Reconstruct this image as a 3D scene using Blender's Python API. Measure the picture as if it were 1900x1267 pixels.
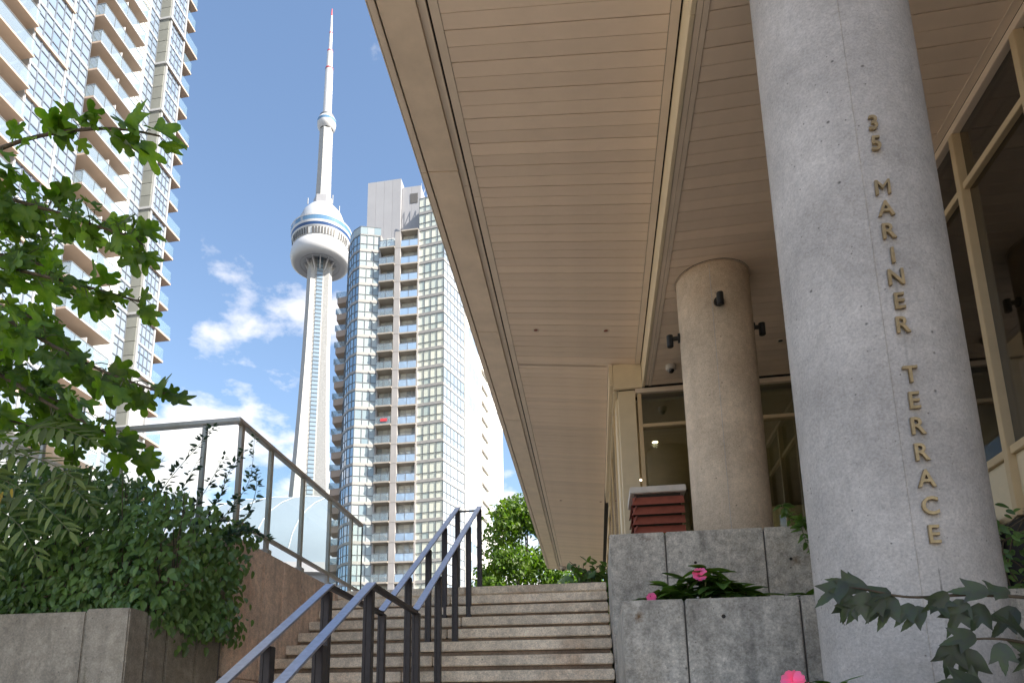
import bpy, bmesh, math, random
from mathutils import Vector, Matrix, Euler, noise
random.seed(7)
for o in list(bpy.data.objects): bpy.data.objects.remove(o)
SC = bpy.context.scene
COL = SC.collection
R = math.radians
E = 1.52            # eye height above the lower pavement; all z below are given from eye level
# ------------------------------------------------------------------ camera
cd = bpy.data.cameras.new('camera'); cam = bpy.data.objects.new('camera', cd); COL.objects.link(cam)
cam.location = (0, 0, E); cam.rotation_euler = (R(90 + 12.6956), 0, R(10.7))
cd.sensor_width = 36; cd.lens = 1345 / 1900 * 36
cd.shift_x = 100 / 1900; cd.shift_y = 415.5 / 1900
cd.clip_start = .05; cd.clip_end = 5000
SC.camera = cam
# ------------------------------------------------------------------ sky, sun, exposure
SUN_AZ, SUN_EL = 109, 40
W = bpy.data.worlds.new('World'); SC.world = W; W.use_nodes = True
wn, wl = W.node_tree.nodes, W.node_tree.links
wn.clear()
def wnode(t, **k):
    n = wn.new(t)
    for a, b in k.items(): setattr(n, a, b)
    return n
wo = wnode('ShaderNodeOutputWorld'); bg = wnode('ShaderNodeBackground'); bg.inputs[1].default_value = .085
sky = wnode('ShaderNodeTexSky'); sky.sky_type = 'NISHITA'; sky.sun_disc = False
sky.sun_elevation = R(SUN_EL); sky.sun_rotation = R(SUN_AZ); sky.air_density = 1.15; sky.dust_density = .6; sky.ozone_density = 1.6
tc = wnode('ShaderNodeTexCoord'); sx = wnode('ShaderNodeSeparateXYZ'); wl.new(tc.outputs['Generated'], sx.inputs[0])
za = wnode('ShaderNodeMath', operation='MAXIMUM'); wl.new(sx.outputs[2], za.inputs[0]); za.inputs[1].default_value = 0
zb = wnode('ShaderNodeMath', operation='ADD'); wl.new(za.outputs[0], zb.inputs[0]); zb.inputs[1].default_value = .22
dv = wnode('ShaderNodeVectorMath', operation='SCALE')
iv = wnode('ShaderNodeMath', operation='DIVIDE'); iv.inputs[0].default_value = 1; wl.new(zb.outputs[0], iv.inputs[1])
wl.new(tc.outputs['Generated'], dv.inputs[0]); wl.new(iv.outputs[0], dv.inputs['Scale'])
mp = wnode('ShaderNodeMapping'); mp.inputs['Location'].default_value = (2.2, 11.7, .4); mp.inputs['Rotation'].default_value = (0, 0, R(-5)); mp.inputs['Scale'].default_value = (1, 1, .6)
wl.new(dv.outputs[0], mp.inputs[0])
cn = wnode('ShaderNodeTexNoise'); cn.inputs['Scale'].default_value = 2.1; cn.inputs['Detail'].default_value = 9; cn.inputs['Roughness'].default_value = .56
wl.new(mp.outputs[0], cn.inputs['Vector'])
el = wnode('ShaderNodeMapRange'); el.inputs[1].default_value = .18; el.inputs[2].default_value = .62; el.inputs[3].default_value = .045; el.inputs[4].default_value = -.055
wl.new(sx.outputs[2], el.inputs[0])
ad = wnode('ShaderNodeMath', operation='ADD'); wl.new(cn.outputs[0], ad.inputs[0]); wl.new(el.outputs[0], ad.inputs[1])
cr = wnode('ShaderNodeValToRGB'); cr.color_ramp.elements[0].position = .535; cr.color_ramp.elements[1].position = .625
cr.color_ramp.elements[1].color = (.95, .95, .95, 1)
wl.new(ad.outputs[0], cr.inputs[0])
mx = wnode('ShaderNodeMixRGB'); mx.inputs[2].default_value = (6.2,5.8,5.5,1)
wl.new(cr.outputs[0], mx.inputs[0]); wl.new(sky.outputs[0], mx.inputs[1]); wl.new(mx.outputs[0], bg.inputs[0]); wl.new(bg.outputs[0], wo.inputs[0])
sd = Vector((math.cos(R(SUN_EL)) * math.sin(R(SUN_AZ)), math.cos(R(SUN_EL)) * math.cos(R(SUN_AZ)), math.sin(R(SUN_EL))))
sl = bpy.data.lights.new('sun', 'SUN'); sl.energy = 4.5; sl.angle = R(.5); sl.color = (1, .93, .82)
so = bpy.data.objects.new('sun', sl); COL.objects.link(so); so.location = (30, 0, 60)
so.rotation_euler = (-sd).to_track_quat('-Z', 'Y').to_euler()
SC.view_settings.view_transform = 'Standard'; SC.view_settings.look = 'None'
SC.view_settings.exposure = 1.65; SC.view_settings.gamma = 1
SC.render.engine = 'CYCLES'
try:
    SC.cycles.max_bounces = 8; SC.cycles.diffuse_bounces = 4; SC.cycles.transparent_max_bounces = 16
    SC.cycles.caustics_reflective = False; SC.cycles.caustics_refractive = False
except Exception: pass
# ------------------------------------------------------------------ helpers
WL = {}                                   # world location of every parent
def link(o): COL.objects.link(o); return o
def tag(o, label=None, cat=None, group=None, kind=None):
    if label: o['label'] = label
    if cat: o['category'] = cat
    if group: o['group'] = group
    if kind: o['kind'] = kind
    return o
def root(name, base, label=None, cat=None, group=None):
    o = link(bpy.data.objects.new(name, None)); o.empty_display_size = .3
    b = Vector((base[0], base[1], base[2] + E)); o.location = b; WL[o.name] = b
    return tag(o, label, cat, group)
def attach(o, parent, M=None):
    """hang o under parent; M is its world matrix (mesh already in world coordinates when None)"""
    M = M or Matrix()
    link(o)
    if parent is None: o.matrix_world = M; WL[o.name] = M.to_translation(); return o
    o.parent = parent; o.matrix_local = Matrix.Translation(-WL[parent.name]) @ M
    WL[o.name] = M.to_translation()
    return o
class MB:
    def __init__(s): s.v = []; s.f = []
    def add(s, vs, fs):
        n = len(s.v); s.v += [tuple(p) for p in vs]; s.f += [tuple(i + n for i in q) for q in fs]; return s
    def box(s, x0, x1, y0, y1, z0, z1):
        return s.add([(x0,y0,z0),(x1,y0,z0),(x1,y1,z0),(x0,y1,z0),(x0,y0,z1),(x1,y0,z1),(x1,y1,z1),(x0,y1,z1)],
                     [(0,3,2,1),(4,5,6,7),(0,1,5,4),(1,2,6,5),(2,3,7,6),(3,0,4,7)])
    def obox(s, p0, p1, z0, z1, n0, n1, nrm):
        """box along p0->p1 (plan), from n0 to n1 along plan normal nrm"""
        a = [(p0[0] + nrm[0]*d, p0[1] + nrm[1]*d) for d in (n0, n1)]; b = [(p1[0] + nrm[0]*d, p1[1] + nrm[1]*d) for d in (n0, n1)]
        q = [a[1], b[1], b[0], a[0]]
        return s.add([(x,y,z0) for x,y in q] + [(x,y,z1) for x,y in q], [(0,3,2,1),(4,5,6,7),(0,1,5,4),(1,2,6,5),(2,3,7,6),(3,0,4,7)])
    def prism(s, pts, z0, z1):
        n = len(pts)
        return s.add([(x,y,z0) for x,y in pts] + [(x,y,z1) for x,y in pts],
            [tuple(range(n-1,-1,-1)), tuple(range(n,2*n))] + [(i,(i+1)%n,(i+1)%n+n,i+n) for i in range(n)])
    def beam(s, a, b, w, h):
        a, b = Vector(a), Vector(b); d = (b - a).normalized()
        u = d.cross(Vector((0,0,1)));  u = u.normalized() if u.length > 1e-4 else Vector((1,0,0))
        t = u.cross(d)
        vs = [p + u*sx_*w/2 + t*sz*h/2 for p in (a,b) for sx_,sz in ((-1,-1),(1,-1),(1,1),(-1,1))]
        return s.add(vs, [(0,1,2,3),(7,6,5,4),(0,4,5,1),(1,5,6,2),(2,6,7,3),(3,7,4,0)])
    def tube(s, pts, rad, n=8, cap=True):
        pts = [Vector(p) for p in pts]; rings = []
        for i, p in enumerate(pts):
            d = (pts[min(i+1,len(pts)-1)] - pts[max(i-1,0)]).normalized()
            u = d.orthogonal().normalized() if i == 0 else (u0 - d*u0.dot(d)).normalized()
            u0 = u; w = d.cross(u); r = rad[i] if hasattr(rad,'__len__') else rad
            rings.append([p + (u*math.cos(a) + w*math.sin(a))*r for a in [2*math.pi*k/n for k in range(n)]])
        vs = [q for r in rings for q in r]; m = len(rings)
        fs = [(i*n+k, i*n+(k+1)%n, (i+1)*n+(k+1)%n, (i+1)*n+k) for i in range(m-1) for k in range(n)]
        if cap: fs += [tuple(range(n-1,-1,-1)), tuple(range((m-1)*n, m*n))]
        return s.add(vs, fs)
    def lathe(s, prof, c, n=48, a0=0):
        """prof: (r,z) list bottom to top round the vertical through c=(x,y)"""
        vs = [(c[0] + r*math.cos(2*math.pi*k/n + a0), c[1] + r*math.sin(2*math.pi*k/n + a0), z) for r,z in prof for k in range(n)]
        fs = [(i*n+k, i*n+(k+1)%n, (i+1)*n+(k+1)%n, (i+1)*n+k) for i in range(len(prof)-1) for k in range(n)]
        return s.add(vs, fs)
    def mesh(s, name, mat, smooth=False, bevel=0, lift=True):
        me = bpy.data.meshes.new(name); dz = E if lift else 0
        me.from_pydata([(x,y,z+dz) for x,y,z in s.v], [], s.f)
        if bevel:
            bm = bmesh.new(); bm.from_mesh(me)
            bmesh.ops.remove_doubles(bm, verts=bm.verts, dist=1e-5)
            eds = [e for e in bm.edges if len(e.link_faces) == 2 and e.calc_face_angle(0) > .6]
            bmesh.ops.bevel(bm, geom=eds, offset=bevel, segments=2, affect='EDGES', clamp_overlap=True)
            bm.to_mesh(me); bm.free()
        if smooth:
            for p in me.polygons: p.use_smooth = True
        me.materials.append(mat); return me
    def build(s, name, mat, parent=None, smooth=False, bevel=0):
        return attach(bpy.data.objects.new(name, s.mesh(name, mat, smooth, bevel)), parent)
def inst(name, me, parent, M): return attach(bpy.data.objects.new(name, me), parent, M)
def up(x, y, z): return Matrix.Translation((x, y, z + E))
def rnd(a, b): return random.uniform(a, b)
# ------------------------------------------------------------------ materials
class NT:
    def __init__(s, name):
        s.m = bpy.data.materials.new(name); s.m.use_nodes = True; s.t = s.m.node_tree; s.n = s.t.nodes; s.n.clear()
        s.out = s.n.new('ShaderNodeOutputMaterial')
    def node(s, t, **k):
        n = s.n.new(t)
        for a, b in k.items(): setattr(n, a, b)
        return n
    def l(s, a, b): s.t.links.new(a, b); return a
    def coord(s, scale=(1,1,1), kind='Object'):
        c = s.node('ShaderNodeTexCoord'); m = s.node('ShaderNodeMapping'); m.inputs['Scale'].default_value = scale
        s.l(c.outputs[kind], m.inputs[0]); return m.outputs[0]
    def noise(s, vec, scale, detail=4, rough=.55):
        n = s.node('ShaderNodeTexNoise'); n.inputs['Scale'].default_value = scale; n.inputs['Detail'].default_value = detail; n.inputs['Roughness'].default_value = rough
        s.l(vec, n.inputs['Vector']); return n.outputs[0]
    def ramp(s, fac, stops):
        r = s.node('ShaderNodeValToRGB'); e = r.color_ramp.elements
        while len(e) < len(stops): e.new(.5)
        for q, (p, c) in zip(e, stops):
            q.position = p; q.color = (c, c, c, 1) if not hasattr(c, '__len__') else (*c, 1)
        s.l(fac, r.inputs[0]); return r.outputs[0]
    def mix(s, fac, a, b, mode='MIX'):
        m = s.node('ShaderNodeMixRGB', blend_type=mode)
        for i, q in ((0, fac), (1, a), (2, b)):
            if isinstance(q, (int, float)): m.inputs[i].default_value = q if i == 0 else (q, q, q, 1)
            elif isinstance(q, tuple): m.inputs[i].default_value = (*q, 1)
            else: s.l(q, m.inputs[i])
        return m.outputs[0]
    def rand(s, lo=.85, hi=1.15):
        o = s.node('ShaderNodeObjectInfo'); m = s.node('ShaderNodeMapRange'); m.inputs[3].default_value = lo; m.inputs[4].default_value = hi
        s.l(o.outputs['Random'], m.inputs[0]); return m.outputs[0]
    def bump(s, h, strength=.3, dist=.01):
        b = s.node('ShaderNodeBump'); b.inputs['Strength'].default_value = strength; b.inputs['Distance'].default_value = dist
        s.l(h, b.inputs['Height']); return b.outputs[0]
    def bsdf(s, col, rough=.6, metal=0, normal=None, spec=.5):
        p = s.node('ShaderNodeBsdfPrincipled'); p.inputs['Metallic'].default_value = metal; p.inputs['Specular IOR Level'].default_value = spec
        if isinstance(col, tuple): p.inputs['Base Color'].default_value = (*col, 1)
        else: s.l(col, p.inputs['Base Color'])
        if isinstance(rough, (int, float)): p.inputs['Roughness'].default_value = rough
        else: s.l(rough, p.inputs['Roughness'])
        if normal is not None: s.l(normal, p.inputs['Normal'])
        return p
    def done(s, sh): s.l(sh.outputs[0] if hasattr(sh, 'outputs') else sh, s.out.inputs[0]); return s.m
def concrete(name, c, dark=.62, streak=.5, pores=1., var=.06, speck=.12, warm=(.75,.55,.38), stain=.0, sp=(1,1,1), grain=1., spots=()):
    t = NT(name); v = t.coord()
    big = t.noise(v, 1.3, 7, .6); col = t.mix(t.ramp(big, [(.34, 0), (.66, 1)]), tuple(x*.78 for x in c), tuple(min(1, x*1.18) for x in c))
    st = t.noise(t.coord((7, 7, .55)), 1., 5, .6)
    col = t.mix(t.ramp(st, [(.44, 0), (.70, streak)]), col, tuple(x*dark for x in c))
    if stain: col = t.mix(t.ramp(t.noise(v, 1.1, 8, .7), [(.52, 0), (.70, stain)]), col, tuple(x*y for x, y in zip(c, warm)))
    blot = t.noise(v, 14, 8, .72); col = t.mix(1., col, t.ramp(blot, [(.32, 1 - .26*grain), (.68, 1 + .22*grain)]), 'MULTIPLY')
    fine = t.noise(v, 75, 4, .75); col = t.mix(1., col, t.ramp(fine, [(.32, 1-speck*2), (.68, 1+speck*2)]), 'MULTIPLY')
    h = t.mix(.5, fine, blot)
    for sc, thr, rad, w in ((7., .55, .075, 1.), (17., .5, .10, .9), (34., .5, .12, .6)):
        if not pores: break
        vo = t.node('ShaderNodeTexVoronoi'); vo.inputs['Scale'].default_value = sc; vo.inputs['Randomness'].default_value = 1; t.l(v, vo.inputs['Vector'])
        sepc = t.node('ShaderNodeSeparateColor'); t.l(vo.outputs['Color'], sepc.inputs[0])
        pm = t.mix(1., t.ramp(vo.outputs['Distance'], [(rad*.45, 1), (rad, 0)]), t.ramp(sepc.outputs[0], [(thr, 0), (thr + .02, 1)]), 'MULTIPLY')
        pm = t.mix(1., pm, min(1., pores*.85*w), 'MULTIPLY')
        col = t.mix(pm, col, tuple(x*.22 for x in c)); h = t.mix(pm, h, 0.)
    for (sx_, sy_, sz_), (rx, ry, rz), sc_, amt in spots:            # single stains with a place and shape of their own
        mpn = t.node('ShaderNodeMapping', vector_type='TEXTURE'); mpn.inputs['Location'].default_value = (sx_, sy_, sz_ + E); mpn.inputs['Scale'].default_value = (rx, ry, rz)
        t.l(v, mpn.inputs[0]); ln = t.node('ShaderNodeVectorMath', operation='LENGTH'); t.l(mpn.outputs[0], ln.inputs[0])
        nn = t.noise(v, 28, 6, .7); sm_ = t.node('ShaderNodeMath', operation='ADD'); t.l(ln.outputs['Value'], sm_.inputs[0]); t.l(nn, sm_.inputs[1])
        col = t.mix(t.ramp(sm_.outputs[0], [(.62, amt), (1.0, 0)]) if False else t.ramp(sm_.outputs[0], [(.55, amt), (1.0, 0)]), col, sc_)
    if var: col = t.mix(1., col, t.rand(1-var, 1+var), 'MULTIPLY')
    return t.done(t.bsdf(col, .85, 0, t.bump(h, .5, .008), .3))
def plain(name, c, rough=.5, metal=0, var=.05, dirt=.1, spec=.5, nscale=6, bump=0):
    t = NT(name); v = t.coord()
    n = t.noise(v, nscale, 6, .6); col = t.mix(1., c, t.ramp(n, [(.3, 1-dirt), (.7, 1+dirt)]), 'MULTIPLY')
    if var: col = t.mix(1., col, t.rand(1-var, 1+var), 'MULTIPLY')
    f = t.noise(v, 160, 2)
    return t.done(t.bsdf(col, rough, metal, t.bump(f, bump, .003) if bump else None, spec))
def glassy(name, tint, see, base=None, rough=.02, refl=.9, r0=.05, wave=0, power=4.):
    """window glass: see-through (or a pane with blinds, or a painted reflection tone, behind it) under a mirror film"""
    t = NT(name); lw_ = t.node('ShaderNodeLayerWeight'); lw_.inputs[0].default_value = .5
    nrm = t.bump(t.noise(t.coord(), wave, 2), .12, .05) if wave else None
    pw = t.node('ShaderNodeMath', operation='POWER'); t.l(lw_.outputs['Facing'], pw.inputs[0]); pw.inputs[1].default_value = power
    fr = t.node('ShaderNodeMapRange'); t.l(pw.outputs[0], fr.inputs[0]); fr.inputs[3].default_value = r0; fr.inputs[4].default_value = refl
    gl = t.node('ShaderNodeBsdfGlossy'); gl.inputs['Roughness'].default_value = rough; gl.inputs[0].default_value = (.95, .97, 1, 1)
    if nrm is not None: t.l(nrm, gl.inputs['Normal'])
    tr = t.node('ShaderNodeBsdfTransparent'); tr.inputs[0].default_value = (*tint, 1)
    under = tr.outputs[0]
    if base is not None:
        df = t.node('ShaderNodeBsdfDiffuse')
        c2 = t.mix(t.ramp(t.rand(0, 1), [(.0, 0), (.8, .55), (.93, 1)]), base[0], base[1]); t.l(c2, df.inputs[0])
        ms = t.node('ShaderNodeMixShader'); ms.inputs[0].default_value = 1 - see; t.l(tr.outputs[0], ms.inputs[1]); t.l(df.outputs[0], ms.inputs[2]); under = ms.outputs[0]
    m2 = t.node('ShaderNodeMixShader'); t.l(fr.outputs[0], m2.inputs[0]); t.l(under, m2.inputs[1]); t.l(gl.outputs[0], m2.inputs[2])
    return t.done(m2)
def leafmat(name, c, c2, trans=.35, gloss=.42, amt=.5):
    t = NT(name); v = t.coord()
    n = t.noise(v, 2.2, 4); o = t.node('ShaderNodeObjectInfo')
    col = t.mix(t.ramp(n, [(.36, 0), (.64, 1)]), c, c2)
    ge = t.node('ShaderNodeNewGeometry'); col = t.mix(t.ramp(ge.outputs['Random Per Island'], [(0, 0), (1, amt)]), col, tuple(x*.5 for x in c))
    col = t.mix(1., col, t.rand(.62, 1.45), 'MULTIPLY')
    p = t.bsdf(col, gloss, 0, None, .45)
    tl = t.node('ShaderNodeBsdfTranslucent'); cb = t.mix(1., col, (1.5, 1.7, .55), 'MULTIPLY'); t.l(cb, tl.inputs[0])
    ms = t.node('ShaderNodeMixShader'); ms.inputs[0].default_value = trans; t.l(p.outputs[0], ms.inputs[1]); t.l(tl.outputs[0], ms.inputs[2])
    return t.done(ms)
def emit(name, c, s):
    t = NT(name); e = t.node('ShaderNodeEmission'); e.inputs[0].default_value = (*c, 1); e.inputs[1].default_value = s; return t.done(e)
M = {}
M['col'] = concrete('column_concrete', (.49, .45, .42), dark=.80, streak=.4, pores=1., var=0, speck=.10, grain=.45, spots=[((1.568, 3.61, .62), (.012, .1, .30), (.17, .16, .145), .8), ((1.568, 3.61, 1.9), (.02, .1, 1.6), (.30, .285, .27), .5), ((1.5, 3.6, 4.1), (.5, .4, .5), (.33, .30, .27), .5), ((1.35, 3.66, .3), (.35, .3, .5), (.36, .33, .30), .4)])
M['col2'] = concrete('bounce_lit_column_concrete', (.58, .47, .36), dark=.78, streak=.4, pores=.9, var=0, speck=.11, grain=.5, stain=.4, warm=(.8,.7,.62))  # same concrete as the front column, warm bounce light put into its colour
M['wall'] = concrete('brown_concrete', (.80, .61, .475), dark=.6, streak=.6, stain=.5, warm=(.8,.6,.5))
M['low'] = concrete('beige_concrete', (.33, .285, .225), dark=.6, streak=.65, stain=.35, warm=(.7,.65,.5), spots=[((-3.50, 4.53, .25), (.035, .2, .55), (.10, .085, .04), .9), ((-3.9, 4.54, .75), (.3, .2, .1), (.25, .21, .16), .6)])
M['plant'] = concrete('planter_concrete', (.50, .46, .405), dark=.55, streak=.75, stain=.4, warm=(.85,.75,.6), pores=1., speck=.16, grain=1.5, spots=[((.285, 4.74, .70), (.07, .2, .09), (.16, .085, .03), .9), ((1.74, 6.55, 1.42), (.10, .2, .11), (.15, .10, .05), .8), ((.95, 4.74, .2), (.05, .2, .8), (.22, .21, .19), .5), ((.50, 6.55, 1.68), (.2, .2, .06), (.2, .15, .12), .6), ((1.15, 6.55, 1.3), (.05, .2, .5), (.24, .225, .2), .5)])
M['step'] = concrete('step_aggregate', (.82, .69, .54), dark=.55, streak=.2, stain=.7, warm=(.64,.50,.40), speck=.13, var=.10, pores=.7)
M['riser'] = concrete('shadow_gap_concrete', (.30, .22, .16), streak=.3, pores=0)  # step concrete darkened: shade under the nosings put into the colour
M['pave'] = concrete('paving', (.58, .49, .385), streak=.1)
M['soil'] = plain('soil', (.05, .038, .026), .95, dirt=.5, nscale=30)
M['board'] = plain('soffit_paint', (.76, .61, .475), .55, var=.06, dirt=.05, bump=.06, nscale=3)
M['trim'] = plain('canopy_trim', (.70, .58, .46), .5, var=.03, dirt=.07, nscale=2.5)
M['fascia'] = plain('fascia_panel', (.72, .58, .44), .42, var=.03, dirt=.10, nscale=3)
M['joint'] = plain('joint_grey', (.13, .12, .11), .9)
M['gap'] = plain('dark_void', (.03, .026, .022), .9)
M['cream'] = plain('cream_metal', (.66, .55, .38), .4, var=.03, dirt=.05)
M['mull'] = plain('mullion_metal', (.58, .45, .28), .38, metal=.25, var=.04, dirt=.06)
M['iron'] = plain('dark_painted_steel', (.038, .03, .032), .42, metal=.3, var=.1, dirt=.25, nscale=25, bump=.1)
M['rail'] = plain('sky_sheen_steel', (.48, .48, .55), .30, metal=.9, var=0, dirt=.15, nscale=30, bump=.06)  # dark rail top, its bluish sky sheen put into the base colour
M['alu'] = plain('guard_aluminium', (.52, .48, .44), .42, metal=.6, var=.05, dirt=.1)
M['letter'] = plain('bronze_letter', (.40, .30, .17), .38, metal=.7, var=.08, dirt=.2, nscale=40)
M['red'] = plain('red_louver', (.27, .075, .05), .5, var=.08, dirt=.15, nscale=14)
M['cap'] = plain('stone_cap', (.62, .58, .54), .7, dirt=.15)
M['black'] = plain('black_metal', (.02, .02, .02), .4, metal=.3)
M['grey'] = plain('grey_plastic', (.42, .38, .34), .4)
M['lens'] = plain('camera_lens', (.02, .015, .015), .08)
M['gglass'] = glassy('guard_glass', (.95, .975, .97), 1, refl=.25, r0=.015)
M['lglass'] = glassy('lobby_glass', (.66, .69, .60), 1, refl=.8, r0=.16)
M['dglass'] = glassy('upper_window_glass', (.36, .34, .32), 1, refl=.7, r0=.13)
M['lamp'] = emit('lobby_downlight', (1, .86, .6), 9)
M['inside'] = plain('lobby_plaster', (.62, .57, .44), .8)
M['infloor'] = plain('lobby_floor', (.12, .10, .08), .3)
# city
M['cnc'] = concrete('tower_concrete', (.40, .395, .385), dark=.86, streak=.4, pores=0, var=0, speck=.01, grain=.1)
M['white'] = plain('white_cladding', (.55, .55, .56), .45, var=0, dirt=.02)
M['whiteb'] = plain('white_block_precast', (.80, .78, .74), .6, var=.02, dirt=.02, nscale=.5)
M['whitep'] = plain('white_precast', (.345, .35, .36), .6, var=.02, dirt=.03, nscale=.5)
M['redp'] = plain('red_band', (.55, .06, .07), .5)
M['bluew'] = glassy('tower_band_glass', (.1, .15, .2), .0, ((.10, .20, .32), (.16, .28, .40)), r0=.12)
M['navy'] = plain('navy_band', (.02, .06, .17), .3)
M['elev'] = glassy('elevator_glass', (.1, .2, .3), 0, ((.20, .265, .32), (.24, .31, .37)), r0=.08)
M['pod'] = plain('pod_deck', (.62, .63, .63), .5)
M['slot'] = plain('pod_louver', (.10, .095, .09), .6)
M['cfr'] = plain('grey_mullion', (.15, .16, .17), .5, var=.06)
M['csp'] = plain('grey_spandrel', (.36, .345, .325), .55, var=.05, dirt=.06, nscale=1)
M['cpan'] = glassy('condo_pane', (.2, .2, .2), .0, ((.46, .50, .47), (.24, .31, .34)), r0=.07, wave=.55)  # pale base stands in for bright buildings and clouds mirrored in the glass
M['cpanw'] = glassy('condo_pane_warm_reflection', (.2, .2, .2), .0, ((.86, .85, .70), (.52, .60, .56)), r0=.06, wave=.55)  # cream base paints in the reflection of bright surroundings
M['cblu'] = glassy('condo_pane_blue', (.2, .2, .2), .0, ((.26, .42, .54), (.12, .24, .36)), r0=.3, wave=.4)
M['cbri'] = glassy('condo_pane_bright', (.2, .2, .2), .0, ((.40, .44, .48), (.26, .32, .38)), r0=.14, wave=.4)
M['tglass'] = glassy('left_tower_pane', (.2,.2,.2), .0, ((.25, .30, .37), (.19, .25, .34)), r0=.16, wave=.4)
M['cslab'] = plain('balcony_concrete', (.36, .325, .28), .7, var=.06, dirt=.1, nscale=1)
M['cpier'] = plain('grey_pier', (.34, .325, .32), .7, var=.04, dirt=.08, nscale=.8)
M['cph'] = plain('penthouse_cladding', (.33, .33, .345), .5, var=.03, dirt=.04, nscale=.4)
M['cdoor'] = glassy('balcony_door', (.2,.2,.2), .0, ((.80, .81, .74), (.36, .41, .43)), r0=.14)
M['cback'] = plain('balcony_back_wall', (.62, .62, .57), .7)
M['brail'] = glassy('balcony_glass', (.86, .93, .95), .66, ((.42, .49, .54), (.36, .44, .50)), r0=.12)
M['clearrail'] = glassy('clear_balcony_glass', (.86, .93, .96), .85, ((.42, .54, .60), (.36, .48, .56)), r0=.06, refl=.4)
M['brailb'] = glassy('balcony_glass_blue', (.7, .82, .9), .4, ((.50, .66, .86), (.42, .58, .80)), r0=.15)
M['tslab'] = plain('tan_balcony_slab', (.42, .325, .26), .7, var=.04, dirt=.06, nscale=.7)
M['tfr'] = plain('pale_mullion', (.50, .495, .475), .5, var=.04)
M['tdk'] = plain('dark_gasket', (.13, .15, .18), .4, var=.1)
M['tpier'] = plain('shaded_grey_green_pier', (.19, .195, .175), .7, var=.07, dirt=.08, nscale=1)  # grey-green of its own, darkened further to carry the cheek's shade
M['dome2'] = plain('pale_pod_dome', (.42, .44, .47), .4, dirt=.03)
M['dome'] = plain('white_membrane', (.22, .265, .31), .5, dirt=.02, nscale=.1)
M['street'] = plain('asphalt', (.055, .055, .057), .9, dirt=.3, nscale=2)
M['terr'] = concrete('terrace_paving', (.56, .49, .40), streak=.1)
# foliage
M['fig'] = leafmat('fig_leaf', (.085, .17, .022), (.19, .28, .03), .55, .45)
M['hedge'] = leafmat('hedge_leaf', (.115, .21, .06), (.21, .32, .09), .3, .30)
M['sumac'] = leafmat('sumac_leaf', (.17, .21, .06), (.22, .27, .07), .35, .5)
M['yel'] = leafmat('yellow_leaf', (.55, .36, .03), (.6, .42, .05), .4, .5, .2)
M['sprig'] = leafmat('vine_leaf', (.03, .062, .035), (.05, .10, .05), .3, .45)
M['imp'] = leafmat('flower_leaf', (.075, .15, .035), (.14, .23, .05), .3, .35)
M['dkleaf'] = leafmat('dusky_leaf', (.075, .078, .070), (.075, .115, .050), .25, .5)
M['treel'] = leafmat('tree_leaf', (.07, .15, .02), (.16, .24, .02), .5, .5)
M['pink'] = leafmat('pink_petal', (.85, .09, .36), (.95, .2, .48), .35, .5, .1)
M['bark'] = plain('bark', (.10, .075, .05), .9, dirt=.4, nscale=25, bump=.4)
M['stem'] = plain('green_stem', (.10, .11, .04), .7)
# ------------------------------------------------------------------ the setting: ground, terrace, stairs
XL, XR = -3.2, .165                       # stair flanks
TR, RI = .297, .170
ZT = 1.71                                 # terrace level
Y7 = 6.55 + 7*TR                          # front of the topmost step
def struct(mb, name, mat, bevel=0): return tag(mb.build(name, mat, None, bevel=bevel), kind='structure')
struct(MB().box(-900, 900, -900, 1500, -E - .6, -E - .004), 'ground', M['street'])
struct(MB().box(-32, 12, -45, 9.5, -E - .5, -E), 'pavement', M['pave'])
struct(MB().add([(XL, Y7 + .36, -E), (XR, Y7 + .36, -E), (XR, 60, -E), (XL, 60, -E), (XL, Y7 + .36, ZT-.01), (XR, Y7 + .36, ZT-.01), (XR, 60, ZT-.01), (XL, 60, ZT-.01)],
     [(4,5,6,7),(0,1,5,4),(1,2,6,5),(2,3,7,6),(3,0,4,7)]), 'upper_terrace', M['terr'])
struct(MB().box(-34, XL - .32, 6.25, 60, -E, ZT - .02), 'side_terrace', M['terr'])
struct(MB().box(XR + .2, 3.3, 6.95, 11.0, -E, ZT - .25), 'lobby_terrace', M['terr'])
stairs = root('stairs', (-1.5, 5, -E)); tag(stairs, kind='structure')
steps = [(6.55 + k*TR, .517 + k*RI) for k in range(-4, 8)]                 # (front edge, top)
low0 = steps[0][0] - 1.42
steps += [(low0 - j*TR, steps[0][1] - (j)*RI) for j in range(0, 8)]
lows = steps[12:]
steps = steps[:12]
core = MB()
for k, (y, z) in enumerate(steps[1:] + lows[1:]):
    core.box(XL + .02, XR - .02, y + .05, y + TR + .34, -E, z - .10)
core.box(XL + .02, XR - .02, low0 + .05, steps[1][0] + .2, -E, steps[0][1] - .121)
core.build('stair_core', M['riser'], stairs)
rs = random.Random(3)
for k, (y, z) in enumerate(steps[1:] + lows[1:]):
    cuts = [XL, -1.62 + rs.uniform(-.22, .22), XR]
    for a, b in zip(cuts, cuts[1:]):
        j = rs.uniform(-.006, .006); dz = rs.uniform(-.004, .004)
        MB().box(a + .004, b - .004, y + j, y + TR + .02, z - .098 + dz, z + dz).build('step', M['step'], stairs, bevel=.009)
lz = steps[0][1]
for i in range(3):
    MB().box(XL + i*1.12 + .004, XL + (i+1)*1.12 - .002, low0, steps[1][0] + .05, lz - .12, lz).build('landing_slab', M['step'], stairs, bevel=.008)
MB().box(XL + .01, XR - .01, Y7 + .03, Y7 + .75, ZT - .13, ZT + .002).build('top_slab', M['step'], stairs, bevel=.008)
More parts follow.
